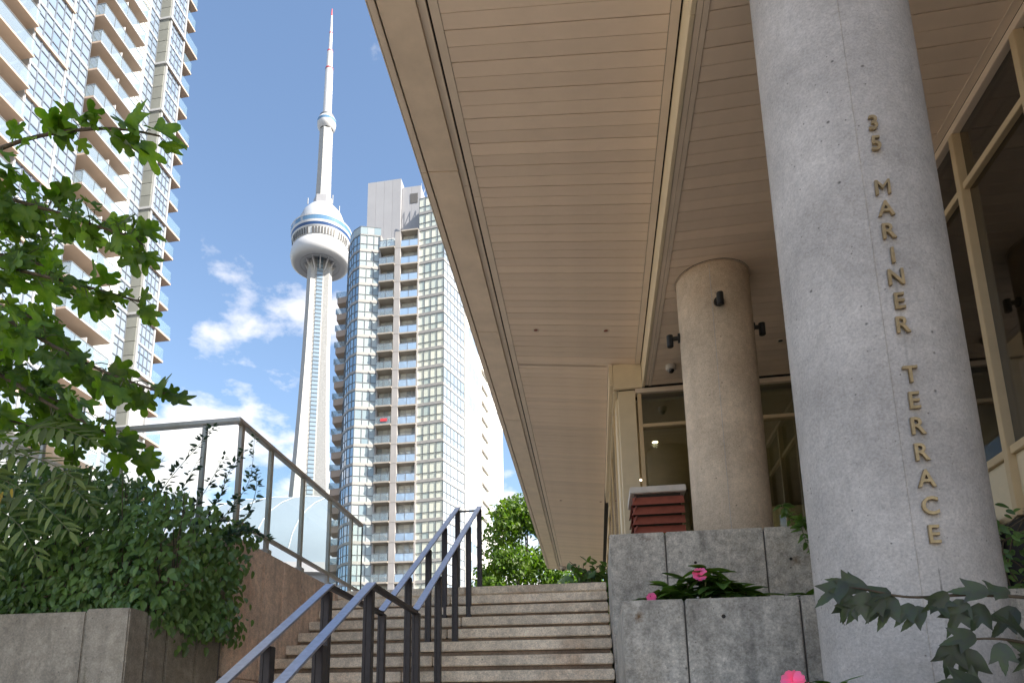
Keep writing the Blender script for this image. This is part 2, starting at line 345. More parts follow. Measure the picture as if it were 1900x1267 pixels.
# ------------------------------------------------------------------ concrete walls made of cast panels
def panels_y(parent, mat, y0, y1, xs, z0, z1, gap=.022):
    for a, b in zip(xs, xs[1:]): MB().box(a + gap/2, b - gap/2, y0, y1, z0, z1).build('wall_panel', mat, parent, bevel=.008)
def panels_x(parent, mat, x0, x1, ys, z0, z1, gap=.022):
    for a, b in zip(ys, ys[1:]): MB().box(x0, x1, a + gap/2, b - gap/2, z0, z1).build('wall_panel', mat, parent, bevel=.008)
w = root('retaining_wall', (XL, 7.5, -E), 'tall brown concrete retaining wall left of the stairs below the glass guard', 'wall')
panels_x(w, M['wall'], XL - .3, XL - .002, [5.87, 6.55, 7.02, 7.5, 8.3, 9.2, 10.1], .45, 1.73)
panels_x(w, M['wall'], XL - .3, XL + .035, [5.87, 7.02, 8.3, 10.1], -E, .44)
panels_y(w, M['wall'], 5.87, 6.15, [-12, -10.5, -9, -7.5, -6, -4.6, XL - .31], -E, 1.73)
MB().box(-12, XL - .04, 5.9, 6.12, -E, 1.70).build('joint_backing', M['joint'], w)
MB().box(XL - .26, XL - .04, 5.9, 10, -E, 1.70).build('joint_backing', M['joint'], w)
lw = root('low_planter_wall', (-4.5, 4.6, -E), 'low beige concrete planter wall with streaks below the hedge', 'planter')
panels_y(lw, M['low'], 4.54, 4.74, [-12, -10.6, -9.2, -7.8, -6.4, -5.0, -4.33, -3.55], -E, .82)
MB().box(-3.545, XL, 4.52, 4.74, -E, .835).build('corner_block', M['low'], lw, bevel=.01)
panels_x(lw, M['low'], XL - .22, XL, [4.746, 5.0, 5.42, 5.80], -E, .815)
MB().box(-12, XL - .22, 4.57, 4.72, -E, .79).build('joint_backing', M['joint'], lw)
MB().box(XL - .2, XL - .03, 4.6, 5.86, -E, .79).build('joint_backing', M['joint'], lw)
MB().box(-12, XL - .23, 4.745, 5.865, -E, .70).build('soil', M['soil'], lw)
def planter(label, y0, y1, x0, x1, z0, z1, cuts, holes, side, group):
    p = root('planter', (x0, y0, -E), label, 'planter', group)
    xs = [x0] + cuts + [x1]
    for i, (a, b) in enumerate(zip(xs, xs[1:])):
        MB().box(a + (.006 if i else 0), b - .006, y0, y0 + .2, z0, z1).build('wall_panel', M['plant'], p, bevel=.008)
    MB().box(x0 + .03, x1, y0 + .025, y0 + .18, z0, z1 - .03).build('joint_backing', M['joint'], p)
    MB().box(x0 + .001, x0 + .16, y0 + .203, y1, z0, z1).build('side_panel', M['plant'], p, bevel=.008)
    MB().box(x0 + .163, x1, y0 + .2, y1, z0, z1 - .09).build('soil', M['soil'], p)
    for hx, hz in holes:
        ring = MB(); n = 16
        vs = [(hx + r*math.cos(2*math.pi*k/n), y0 + d, hz + r*math.sin(2*math.pi*k/n)) for r, d in ((.021, -.002), (.019, -.0045), (.013, -.0035)) for k in range(n)]
        ring.add(vs, [(i*n+k, i*n+(k+1)%n, (i+1)*n+(k+1)%n, (i+1)*n+k) for i in range(2) for k in range(n)]).build('tie_hole_rim', M['plant'], p)
        MB().add([(hx + .0135*math.cos(2*math.pi*k/n), y0 - .0034, hz + .0135*math.sin(2*math.pi*k/n)) for k in range(n)], [tuple(range(n))]).build('tie_hole', M['gap'], p)
    return p
planter('upper grey concrete planter beside the red louvered box, with two tie holes', 6.55, 8.0, .17, 3.35, -E, 1.735, [.66, 1.50, 2.3], [(.905, 1.44), (1.70, 1.44)], 0, 'concrete planters right of the stairs')
planter('middle grey concrete planter holding pink flowers, rust mark at its corner', 4.74, 6.54, .185, 3.35, -E, .81, [.57, 1.26, 2.1], [(.80, .69)], 0, 'concrete planters right of the stairs')
planter('lowest concrete planter at the foot of the big lettered column', 3.3, 4.73, .30, 3.35, -E, -.02, [1.1, 1.9], [], 0, 'concrete planters right of the stairs')
# ------------------------------------------------------------------ double handrail
hr = root('handrail', (-1.54, 5.5, -E), 'dark steel double handrail running up the middle of the stairs', 'handrail')
SL = RI/TR
def zrail(y): return .92 if 4.41 <= y <= 5.57 else (.925 + (y - 5.57)*(2.823 - .925)/(8.92 - 5.57) if y > 5.57 else .92 - (4.41 - y)*.545)
def zstep(y):
    z = -E
    for (a, b) in steps[1:] + lows[1:]:
        if y >= a: z = max(z, b)
    if y >= low0: z = max(z, lz)
    if y > Y7 + .03: z = ZT
    return z
for X in (-1.4, -1.685):
    for a, b in ((1.7, 4.41), (5.57, 8.92)):
        MB().beam((X, a, zrail(a + .001)), (X, b, zrail(b - .001)), .066, .014).build('top_rail', M['rail'], hr, bevel=.003)
    MB().beam((X, 4.40, .905), (X, 5.58, .908), .046, .03).build('landing_rail', M['iron'], hr, bevel=.003)
    for y in (1.95, 2.75, 3.55, 4.36, 5.60, 6.42, 7.24, 8.06, 8.88):
        zt = zrail(y - .032 if y < 5 else y - .03) - .012
        MB().box(X - .006, X + .03, y - .03, y + .03, zstep(y - .03) - .01, zt).build('post', M['iron'], hr, bevel=.003)
        MB().box(X - .03, X - .009, y - .024, y + .024, zstep(y - .03) - .01, zt).build('post_bar', M['iron'], hr, bevel=.003)
        MB().box(X - .055, X + .055, y - .055, y + .055, zstep(y - .03) - .004, zstep(y - .03) + .009).build('base_plate', M['iron'], hr, bevel=.002)
for y in (8.9,):
    MB().beam((-1.685, y, 2.76), (-1.4, y, 2.76), .02, .02).build('cross_bar', M['iron'], hr)
# ------------------------------------------------------------------ glass guard on the retaining wall
GX, GY, GT = -3.27, 5.98, 2.885
gg = root('glass_guard', (GX, 6, 1.73), 'glass guard with slim metal posts and top rail along the left retaining wall', 'railing')
MB().beam((GX, GY - .03, GT), (GX, 9.72, GT), .07, .05).build('top_rail', M['alu'], gg, bevel=.008)
MB().beam((-9, GY, GT), (GX + .035, GY, GT + .001), .07, .05).build('top_rail', M['alu'], gg, bevel=.008)
MB().beam((GX, 6.1, 1.905), (GX, 9.72, 1.905), .045, .04).build('bottom_rail', M['alu'], gg, bevel=.004)
MB().beam((-9, GY, 1.905), (GX - .03, GY, 1.906), .045, .04).build('bottom_rail', M['alu'], gg, bevel=.004)
ys = [6.06, 6.72, 7.58, 8.46, 9.30]
for y in ys: MB().box(GX - .026, GX + .014, y - .03, y + .03, 1.73, GT - .026).build('post', M['alu'], gg, bevel=.003)
for a, b in zip(ys, ys[1:] + [9.70]): MB().box(GX + .018, GX + .028, a + .04, b + .025, 1.93, GT - .028).build('glass_pane', M['gglass'], gg)
MB().box(GX + .016, GX + .03, 9.69, 9.715, 1.90, GT - .03).build('end_strip', M['black'], gg)
for y in ys[:-1]: MB().box(GX - .05, GX + .04, y - .045, y + .045, 1.731, 1.79).build('base_shoe', M['alu'], gg, bevel=.004)
xs = [-3.62, -4.5, -5.4, -6.3, -7.2]
for x in xs: MB().box(x - .022, x + .022, GY - .015, GY + .025, 1.73, GT - .026).build('post', M['alu'], gg, bevel=.003)
for a, b in zip([-3.29] + xs, xs): MB().box(b + .02, a - .02, GY - .03, GY - .02, 1.93, GT - .028).build('glass_pane', M['gglass'], gg)
# ------------------------------------------------------------------ columns and address letters
CX, C1Y, C2Y, CR, ZC = 1.58, 4.03, 8.30, .42, 5.33
def column(y, z0, label):
    c = root('column', (CX, y, z0), label, 'column', 'round concrete columns under the canopy')
    MB().lathe([(CR, z0), (CR, ZC - .012), (CR - .012, ZC)], (CX, y), 96).build('shaft', M['col' if y < 6 else 'col2'], c, smooth=True)
    MB().lathe([(CR + .016, ZC - .006), (CR + .016, ZC + .01)], (CX, y), 64).build('ceiling_joint', M['gap'], c)
    MB().tube([(CX + CR*math.cos(a), y + CR*math.sin(a), z) for z, a in ((z0 + .1, R(-103)), (2.2, R(-103)), (ZC - .05, R(-103)))], .0035, 5).build('form_seam', M['col'], c)
    return c
column(C1Y, -E, 'large foreground round concrete column carrying the bronze address letters')
column(C2Y, 1.2, 'smaller-looking round concrete column behind, with three black spotlights near its top')
sg = root('address_sign', (1.566, C1Y - CR, .8), 'bronze raised letters reading 35 MARINER TERRACE down the front of the column', 'sign')
for ch, z in zip('35MARINERTERRACE', (3.143, 3.014, 2.745, 2.619, 2.486, 2.345, 2.221, 2.087, 1.955, 1.687, 1.55, 1.418, 1.285, 1.153, 1.019, .881)):
    cu = bpy.data.curves.new('letter', 'FONT'); cu.body = ch; cu.size = .122; cu.extrude = .007; cu.offset = 0 if ch == 'M' else .0012; cu.align_x = 'CENTER'; cu.align_y = 'CENTER'; cu.bevel_depth = .0008; cu.resolution_u = 4
    tmp = bpy.data.objects.new('tmp', cu); COL.objects.link(tmp)
    me = bpy.data.meshes.new_from_object(tmp.evaluated_get(bpy.context.evaluated_depsgraph_get())); bpy.data.objects.remove(tmp)
    xs_ = [v.co.x for v in me.vertices]; ys_ = [v.co.y for v in me.vertices]
    me.transform(Matrix.Translation((-(min(xs_)+max(xs_))/2, -(min(ys_)+max(ys_))/2, 0)))
    me.materials.clear(); me.materials.append(M['letter']); me.name = 'letter'
    inst('letter', me, sg, up(1.566, C1Y - CR - .012, z) @ Matrix.Rotation(R(90), 4, 'X') @ Matrix.Scale(.90, 4, (1, 0, 0)))
# ------------------------------------------------------------------ canopy
def zs(x): return 5.72 + .125*(.91 - x)          # outer soffit rises towards its free edge
Y0, Y1 = 3.3, 27.3
ca = root('canopy', (0, 12, 5.7), 'long tan board-clad canopy soffit reaching over the stairs', 'canopy')
def sloped(mb, x0, x1, y0, y1, d0, d1):
    return mb.add([(x0,y0,zs(x0)+d0),(x1,y0,zs(x1)+d0),(x1,y1,zs(x1)+d0),(x0,y1,zs(x0)+d0),(x0,y0,zs(x0)+d1),(x1,y0,zs(x1)+d1),(x1,y1,zs(x1)+d1),(x0,y1,zs(x0)+d1)],
                  [(0,3,2,1),(4,5,6,7),(0,1,5,4),(1,2,6,5),(2,3,7,6),(3,0,4,7)])
PB = .1605
def board_run(x0, x1, y0, y1, fn, first=0):
    y = y0; k = first; me = None
    while y < y1 - .02:
        g = .0115 if k % 2 == 0 else .006
        nm = MB(); fn(nm, x0, x1, 0, PB - g)
        key = (k % 2)
        if key not in cache: cache[key] = nm.mesh('soffit_board', M['board'])
        inst('soffit_board', cache[key], ca, Matrix.Translation((0, y, 0))); y += PB; k += 1
cache = {}; board_run(-1.08, .815, Y0, 11.1, lambda m, a, b, c, d: sloped(m, a, b, c, d, 0, .018))
cache = {}; board_run(-1.08, .395, 11.1, Y1 - .1, lambda m, a, b, c, d: sloped(m, a, b, c, d, 0, .018))
cache = {}; board_run(1.052, 3.30, Y0, 10.98, lambda m, a, b, c, d: m.box(a, b, c, d, ZC, ZC + .018))
sloped(MB(), -1.7, .92, Y0, Y1, .03, .06).build('soffit_backing', M['gap'], ca)
sloped(MB(), -1.72, .92, Y0, Y1 + .02, .062, .30).build('roof_deck', M['trim'], ca)
# trims on the free side
for j, y in enumerate([Y0, 6.68, 10.04, 13.36, 16.72, 20.1, 23.5]):
    y2 = ([Y0, 6.68, 10.04, 13.36, 16.72, 20.1, 23.5] + [Y1])[j + 1]
    sloped(MB(), -1.60, -1.262, y + .004, y2 - .004, -.035, .02).build('fascia_panel', M['fascia'], ca, bevel=.004)
    sloped(MB(), -1.675, -1.612, y + .004, y2 - .004, -.045, .17).build('edge_panel', M['trim'], ca, bevel=.004)
    sloped(MB(), -1.258, -1.185, y + .25, y2 + .25 - .006, -.012, .02).build('soffit_trim', M['trim'], ca)
    sloped(MB(), -1.165, -1.084, y + .45, y2 + .45 - .006, -.004, .02).build('soffit_trim', M['trim'], ca)
    if y < 10.5: sloped(MB(), .82, .895, y + .6 if j else y, min(y2 + .6, 11.02) - .005, -.006, .02).build('soffit_trim', M['trim'], ca)
MB().add([(-1.67, Y1 + .02, zs(-1.67) - .05), (.45, Y1 + .02, zs(.45) - .05), (.45, Y1 + .02, zs(.45) + .3), (-1.67, Y1 + .02, zs(-1.67) + .3)], [(0,1,2,3)]).build('end_fascia', M['trim'], ca)
# drop beam between the two soffits, its return and its continuation along the far wall
bl = root('lobby_building', (3.5, 10, -E), 'apartment building with tan metal framed lobby glazing on the right', 'building')
ybs = [Y0, 4.75, 7.9, 11.04]
for a, b in zip(ybs, ybs[1:]):
    MB().box(.912, .95, a + .003, b - .003, ZC, 5.745).build('beam_face', M['cream'], bl, bevel=.004)
MB().box(.953, 1.0, Y0, 11.0, ZC + .004, ZC + .03).build('beam_underside', M['trim'], bl)
MB().box(1.005, 1.048, Y0, 11.0, ZC - .006, ZC + .02).build('beam_trim', M['trim'], bl)
MB().box(.46, .91, 11.04, 11.10, ZC, 5.76).build('beam_return', M['cream'], bl, bevel=.004)
MB().box(.40, .455, 11.06, 17.3, 5.745, 5.79).build('soffit_edge_trim', M['trim'], bl)
MB().box(.46, .52, 11.12, 17.35, 5.30, 5.78).build('beam_face', M['cream'], bl)
MB().box(.40, .455, 11.04, 17.35, 5.40, 5.742).build('beam_face', M['cream'], bl)
MB().box(.956, 3.6, Y0, 11.2, ZC + .034, 6.1).build('ceiling_deck', M['gap'], bl)
MB().box(.53, .80, 11.12, 11.35, .5, ZC - .003).build('pier', M['cream'], bl, bevel=.006)
# far flank beyond the pier
MB().box(.50, .56, 11.36, 27, -E, 5.76).build('flank_wall', M['cream'], bl)
for k in range(7):
    MB().box(.47, .499, 12.0 + k*2.1, 12.1 + k*2.1, 1.4, 5.3).build('flank_mullion', M['mull'], bl)
    MB().box(.488, .4985, 12.16 + k*2.1, 14.0 + k*2.1, 2.5, 5.2).build('flank_pane', M['dglass'], bl)
# lobby glazing that faces the stairs
GYL = 11.12
def frame(mb, name='mullion', mat='mull', parent=None): return mb.build(name, M[mat], parent or bl, bevel=.004)
lx = [.86, 2.02, 3.36]
for x in lx: frame(MB().box(x - .03, x + .03, GYL - .04, GYL + .10, 1.4, 5.245))
frame(MB().box(.80, 3.42, GYL - .05, GYL + .1, 5.25, 5.328), 'head_frame', 'trim')
for a, b in zip(lx, lx[1:]):
    frame(MB().box(a + .031, b - .031, GYL - .05, GYL + .1, 4.66, 4.715), 'transom')
    MB().box(a + .031, b - .031, GYL + .02, GYL + .03, 4.717, 5.248).build('lobby_pane', M['lglass'], bl)
    MB().box(a + .031, b - .031, GYL + .02, GYL + .03, 1.4, 4.658).build('lobby_pane', M['lglass'], bl)
# lobby interior
MB().box(.6, 9, GYL + .2, 22, 5.2, 5.24).build('lobby_ceiling', M['inside'], bl)
MB().box(.6, 9, GYL + .2, 22, 1.3, 1.4).build('lobby_floor', M['infloor'], bl)
MB().box(.6, 9, 20, 20.2, 1.4, 5.2).build('lobby_back_wall', M['inside'], bl)
MB().lathe([(.45, 1.4), (.45, 5.2)], (1.75, 16.2), 40).build('lobby_column', M['col'], bl, smooth=True)
MB().box(2.5, 6, 15, 15.2, 1.4, 4.4).build('lobby_partition', M['inside'], bl)
for x, y in ((1.25, 13.1), (1.1, 15.2), (2.25, 12.9), (2.7, 14.5), (1.0, 17.5)):
    MB().lathe([(0.001, 5.196), (.05, 5.196)], (x, y), 20).build('downlight', M['lamp'], bl)
    ld = bpy.data.lights.new('downlight_glow', 'SPOT'); ld.energy = 12; ld.color = (1, .85, .6); ld.spot_size = R(150); ld.spot_blend = .8; ld.shadow_soft_size = .05
    lo = bpy.data.objects.new('downlight_glow', ld); COL.objects.link(lo); lo.location = (x, y, 5.15 + E)
# glazed facade along the right
FX = 3.42
fy = [1.2 + 1.02*k for k in range(10)] + [11.1]
my = [3.24, 4.26, 5.28, 6.30, 7.32, 8.34, 9.36, 10.38]
for y in my: frame(MB().box(FX - .07, FX + .05, y - .035, y + .035, 1.66, 5.245))
edges = [2.2] + my + [11.0]
for a, b in zip(edges, edges[1:]):
    frame(MB().box(FX - .05, FX + .05, a + .036, b - .036, 4.655, 4.72), 'transom')
    frame(MB().box(FX - .05, FX + .05, a + .036, b - .036, 2.17, 2.24), 'sill')
    frame(MB().box(FX - .03, FX + .03, a + .036, b - .036, 1.66, 1.72), 'base_rail')
    MB().box(FX - .012, FX + .01, a + .036, b - .036, 1.722, 2.168).build('sill_panel', M['cream'], bl)
    MB().box(FX + .0, FX + .012, a + .036, b - .036, 2.242, 4.653).build('facade_pane', M['dglass'], bl)
    MB().box(FX + .0, FX + .012, a + .036, b - .036, 4.722, 5.243).build('facade_pane', M['dglass'], bl)
frame(MB().box(FX - .06, FX + .06, 2.2, 11.06, 5.25, 5.327), 'head_frame', 'trim')
MB().box(FX - .14, FX - .065, 2.2, 11.0, ZC - .006, ZC + .015).build('soffit_trim', M['trim'], bl)
MB().box(FX - .03, FX + .1, 2.2, 11.1, -E, 1.655).build('base_wall', M['gap'], bl)
MB().box(FX + .2, 9, 2.2, 11.0, 5.2, 5.24).build('room_ceiling', M['inside'], bl)
MB().box(FX + .2, 9, 2.2, 11.0, 1.3, 1.4).build('room_floor', M['infloor'], bl)
MB().box(8.9, 9, 2.2, 11.0, 1.4, 5.2).build('room_back_wall', M['inside'], bl)
# unseen storeys above and behind, sized to shade the stairs and admit bounce
for k in range(3):
    z = 6.2 + k*2.75
    MB().box(3.6, 18, -9, 26, z, z + .3).build('unseen_floor_slab', M['cslab'], bl)
    MB().box(3.75, 17.8, -8.85, 25.8, z + .3, z + 2.75).build('unseen_storey_wall', M['cpier'], bl)
MB().box(9, 18, -8.9, 26, -E, 6.2).build('core_wall', M['cpier'], bl)
MB().box(.6, 18, 11.4, 26, 5.8, 6.2).build('podium_roof', M['cpier'], bl)
# ------------------------------------------------------------------ small fittings
def recessed(x, y, label, g='recessed soffit lights', flat=False):
    z = ZC if flat else zs(x)
    r_ = root('recessed_light', (x, y, z), label, 'light', g)
    MB().lathe([(.030, z - .004), (.052, z - .007), (.055, z + .002)], (x, y), 24).build('rim', M['trim'], r_, smooth=True)
    MB().lathe([(.001, z - .0045), (.031, z - .0045)], (x, y), 20).build('lamp_well', M['red'] if not flat else M['black'], r_)
recessed(-.69, 10.02, 'left of the two nearer recessed lights in the outer canopy soffit')
recessed(.35, 10.01, 'right of the two nearer recessed lights in the outer canopy soffit')
recessed(-.74, 18.6, 'left of the two farther recessed lights in the outer canopy soffit')
recessed(.30, 18.5, 'right of the two farther recessed lights in the outer canopy soffit')
recessed(2.74, 9.94, 'recessed light in the inner soffit between the two columns', flat=True)
def domecam(x, y, z, label, s=1):
    d = root('dome_camera', (x, y, z), label, 'camera', 'dome security cameras')
    MB().lathe([(.001, z - .075*s), (.055*s, z - .075*s), (.075*s, z - .06*s), (.08*s, z)], (x, y), 28).build('housing', M['grey'], d, smooth=True)
    MB().lathe([(.048*s*math.sin(a), z - .075*s - .05*s*math.cos(a)) for a in [R(q) for q in (2, 20, 40, 60, 75, 90)]], (x, y), 24).build('lens_dome', M['lens'], d, smooth=True)
domecam(1.29, 10.4, ZC, 'dome security camera on the inner soffit above the lobby glass')
domecam(-1.06, 26.9, zs(-1.06), 'dome security camera at the far end of the canopy', 1.5)
def spot(ang, z, label):
    a = R(ang); d = Vector((math.cos(a), math.sin(a), 0)); c = Vector((CX, C2Y, z))
    s = root('spotlight', c + d*CR, label, 'spotlight', 'black spotlights on the rear column')
    MB().tube([c + d*(CR - .01), c + d*(CR + .022)], .058, 20).build('base_plate', M['black'], s)
    MB().tube([c + d*(CR + .02), c + d*(CR + .10)], .026, 14).build('arm', M['black'], s)
    q = c + d*(CR + .115)
    MB().tube([q + Vector((0,0,.05)), q + Vector((0,0,.045)), q + Vector((0,0,-.10)), q + Vector((0,0,-.105))], [.028, .038, .038, .03], 20).build('lamp_head', M['black'], s, smooth=False)
spot(176, 4.62, 'black spotlight on the left side of the rear column')
spot(-93, 4.78, 'black spotlight facing out on the front of the rear column')
spot(6, 4.68, 'black spotlight on the right side of the rear column')
# red louvered vent box
VB = (.53, 1.18, 9.0, 9.7)
vb = root('vent_box', (.85, 9.35, 1.4), 'red louvered vent box with pale stone cap behind the upper planter', 'vent')
MB().box(.57, 1.13, 9.05, 9.65, 1.2, 2.90).build('core_box', M['gap'], vb)
MB().box(.515, 1.195, 8.98, 9.72, 2.90, 2.985).build('cap', M['cap'], vb, bevel=.008)
for k in range(9):
    z = 2.86 - k*.128
    for nm, q in (('front', [(.54, 8.985, z-.115), (1.165, 8.985, z-.115), (1.165, 9.045, z), (.54, 9.045, z)]),):
        m = MB(); m.add([*q, *[(x, y + .018, zz + .004) for x, y, zz in q]], [(0,1,2,3),(7,6,5,4),(0,4,5,1),(1,5,6,2),(2,6,7,3),(3,7,4,0)]); m.build('slat', M['red'], vb)
    q = [(.52, 9.0, z-.115), (.52, 9.7, z-.115), (.57, 9.7, z), (.57, 9.0, z)]
    m = MB(); m.add([*q, *[(x + .018, y, zz + .004) for x, y, zz in q]], [(3,2,1,0),(4,5,6,7),(0,1,5,4),(1,2,6,5),(2,3,7,6),(3,0,4,7)]); m.build('slat', M['red'], vb)
# ================================================================== the city behind
def nrm2(p0, p1, side=1):
    d = Vector((p1[0]-p0[0], p1[1]-p0[1], 0)).normalized(); return (d.y*side, -d.x*side)
def lerp2(p0, p1, t): return (p0[0] + (p1[0]-p0[0])*t, p0[1] + (p1[1]-p0[1])*t)
def facet(parent, p0, p1, side, zf, h, ncol, sp_h=.42, tr=.36, glass='cpan', frame_m='cfr', sp_m='csp', single=True, fw=.10, tilt=.6, prob_open=0, sp_proud=.06, rows=None):
    """one glazed face: per storey a spandrel, a window frame and panes (single objects when single)"""
    n = nrm2(p0, p1, side); z0 = zf[0]
    sp = MB().obox(p0, p1, z0, z0 + sp_h, -.25, sp_proud, n).mesh('spandrel', M[sp_m])
    fr = MB(); zb, ztop = z0 + sp_h, z0 + h; zm = zb + (ztop - zb)*tr
    for i in range(ncol + 1):
        t = i/ncol; c = lerp2(p0, p1, t); L = math.hypot(p1[0]-p0[0], p1[1]-p0[1]); a = lerp2(p0, p1, t - fw/2/L); b = lerp2(p0, p1, t + fw/2/L)
        fr.obox(a, b, zb, ztop, -.02, .05, n)
    rws = rows or [zm]
    for q in rws: fr.obox(p0, p1, q - fw*.45, q + fw*.45, -.02, .045, n)
    fr.obox(p0, p1, ztop - .10, ztop, -.02, .048, n)
    fm = fr.mesh('window_frame', M[frame_m])
    bands = [zb] + rws + [ztop - .10]
    cells = []
    for i in range(ncol):
        a, b = lerp2(p0, p1, i/ncol), lerp2(p0, p1, (i+1)/ncol)
        for r0, r1 in zip(bands, bands[1:]):
            cx, cy, cz = (a[0]+b[0])/2, (a[1]+b[1])/2, (r0+r1)/2
            vs = [(a[0]-cx, a[1]-cy, r0-cz), (b[0]-cx, b[1]-cy, r0-cz), (b[0]-cx, b[1]-cy, r1-cz), (a[0]-cx, a[1]-cy, r1-cz)]
            cells.append((cx - n[0]*.01, cy - n[1]*.01, cz, vs))
    if single:
        pm = [MB().add(c[3], [(0,1,2,3)]).mesh('pane', M[glass], lift=False) for c in cells]
    for z in zf:
        dz = z - z0
        inst('spandrel', sp, parent, Matrix.Translation((0,0,dz)))
        wf = inst('window', fm, parent, Matrix.Translation((0,0,dz)))
        if single:
            for c, me in zip(cells, pm):
                rot = Euler((R(rnd(-tilt, tilt)), R(rnd(-tilt, tilt)), R(rnd(-tilt, tilt)))).to_matrix().to_4x4()
                inst('pane', me, wf, up(c[0], c[1], c[2] + dz) @ rot)
        else:
            m = MB()
            for c in cells:
                rot = Euler((R(rnd(-tilt, tilt)), R(rnd(-tilt, tilt)), R(rnd(-tilt, tilt)))).to_matrix()
                m.add([rot @ Vector(v) + Vector((c[0], c[1], c[2] + dz)) for v in c[3]], [(0,1,2,3)])
            m.build('panes', M[glass], wf)
def slabs(parent, name, pts, zf, t, mat):
    me = MB().prism(pts, zf[0], zf[0] + t).mesh(name, M[mat])
    for z in zf: inst(name, me, parent, Matrix.Translation((0,0,z - zf[0])))
def rep(parent, name, mb, zf, mat):
    me = mb.mesh(name, M[mat])
    for z in zf: inst(name, me, parent, Matrix.Translation((0,0,z - zf[0])))
# ------------------------------------------------------------------ glass condominium beside the tall tower
H = 2.82
zf = [21.7 + H*k - 2*H for k in range(20)]            # slab undersides
co = root('condominium', (-27, 95, -E), 'grey and green glass condominium with two columns of balconies beside the concrete tower', 'building')
AL, AR, BLp, BRp, CRp, LL = (-32.1, 91.0), (-29.2, 92.0), (-23.3, 92.0), (-19.38, 91.45), (-17.5, 97.4), (-35.4, 95.0)
zA = [z for z in zf]; topA = zf[-1] + H
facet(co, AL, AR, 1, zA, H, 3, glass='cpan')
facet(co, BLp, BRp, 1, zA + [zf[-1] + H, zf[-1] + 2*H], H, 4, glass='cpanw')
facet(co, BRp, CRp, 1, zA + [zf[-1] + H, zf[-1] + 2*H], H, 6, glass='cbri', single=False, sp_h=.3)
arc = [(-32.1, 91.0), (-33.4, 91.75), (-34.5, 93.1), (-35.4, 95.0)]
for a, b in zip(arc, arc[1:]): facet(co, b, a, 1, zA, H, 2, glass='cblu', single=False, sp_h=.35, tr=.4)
zlo, zhi = -E, zf[-1] + H
MB().prism([(-32.0, 91.4), (-29.4, 92.3), (-29.3, 92.95), (-23.2, 92.95), (-23.1, 92.3), (-19.7, 91.75), (-18.0, 97.3), (-18, 112), (-34, 112), (-35, 95.2), (-34.2, 93.4), (-33.2, 92.1)], zlo, zhi).build('core_wall', M['cback'], co)
MB().prism([(-23.0, 92.4), (-19.75, 91.85), (-18.1, 97.3), (-18, 108), (-23, 108)], zhi + .01, zhi + 2*H).build('core_wall', M['cback'], co)
# balcony bays
px0, px1 = -26.85, -25.95
for a, b, rm, depth in ((-29.15, px0, 'brail', 1.0), (px1, -23.35, 'brailb', .55)):
    slabs(co, 'balcony_slab', [(a, 92 - depth), (b, 92 - depth), (b, 92.9), (a, 92.9)], zf + [zf[-1] + H] if a > -27 else zf, .22, 'cslab')
    rep(co, 'balcony_glass', MB().box(a + .05, b - .05, 92 - depth + .03, 92 - depth + .05, zf[0] + .24, zf[0] + 1.28), zf, rm)
    rep(co, 'balcony_rail', MB().box(a + .02, b - .02, 92 - depth + .01, 92 - depth + .07, zf[0] + 1.28, zf[0] + 1.34).box((a+b)/2 - .03, (a+b)/2 + .03, 92 - depth + .01, 92 - depth + .06, zf[0] + .22, zf[0] + 1.28), zf, 'cfr')
    w3 = (b - a)/3
    fr = MB()
    for i in range(4): fr.box(a + i*w3 - .05, a + i*w3 + .05, 92.6, 92.75, zf[0] + .22, zf[0] + H)
    fr.box(a, b, 92.61, 92.73, zf[0] + 2.2, zf[0] + 2.28)
    rep(co, 'door_frame', fr, zf, 'tfr')
    for i in range(3):
        me = MB().box(a + i*w3 + .05, a + (i+1)*w3 - .05, 92.69, 92.71, zf[0] + .22, zf[0] + H - .02).mesh('balcony_door', M['cdoor'])
        for z in zf: inst('balcony_door', me, co, Matrix.Translation((0,0,z - zf[0])))
pm = MB().box(px0 + .02, px1 - .02, 91.35, 94.1, zf[0] + .02, zf[0] + H - .02).mesh('pier_panel', M['cpier'])
for z in [zf[0] - H, zf[0] - 2*H] + zf: inst('pier_panel', pm, co, Matrix.Translation((0,0,z - zf[0])))
for x in (-29.2, -23.35): rep(co, 'bay_edge', MB().box(x - .1, x + .1, 91.75, 94.1, zf[0], zf[0] + H), zf, 'cpier')
# furniture and a banner on some balconies
rb = random.Random(5)
for k, z in enumerate(zf):
    for a, b in ((-28.9, -27.1), (-25.7, -23.7)):
        if rb.random() < .75:
            x = rb.uniform(a + .3, b - .3); s_ = rb.uniform(.25, .45)
            MB().box(x - s_, x + s_, 91.8, 92.2, z + .25, z + .65).box(x - s_, x + s_, 92.15, 92.25, z + .65, z + 1.05).build('balcony_chair', M['cfr' if rb.random() < .6 else 'white'], co)
MB().box(-28.3, -27.3, 90.95, 90.98, zf[9] + .55, zf[9] + 1.0).build('red_banner', M['redp'], co)
# stacked balconies on the hidden left side
slabs(co, 'side_balcony', [(-37.0, 95.2), (-35.3, 94.9), (-35.3, 98), (-37.2, 98)], [z for z in zf[:-2]], 1.0, 'tslab')
rep(co, 'side_balcony_glass', MB().box(-37.1, -35.4, 95.0, 95.03, zf[0] + 1.0, zf[0] + 1.9).box(-37.15, -37.1, 95.0, 98, zf[0] + 1.0, zf[0] + 1.9), zf[:-2], 'brail')
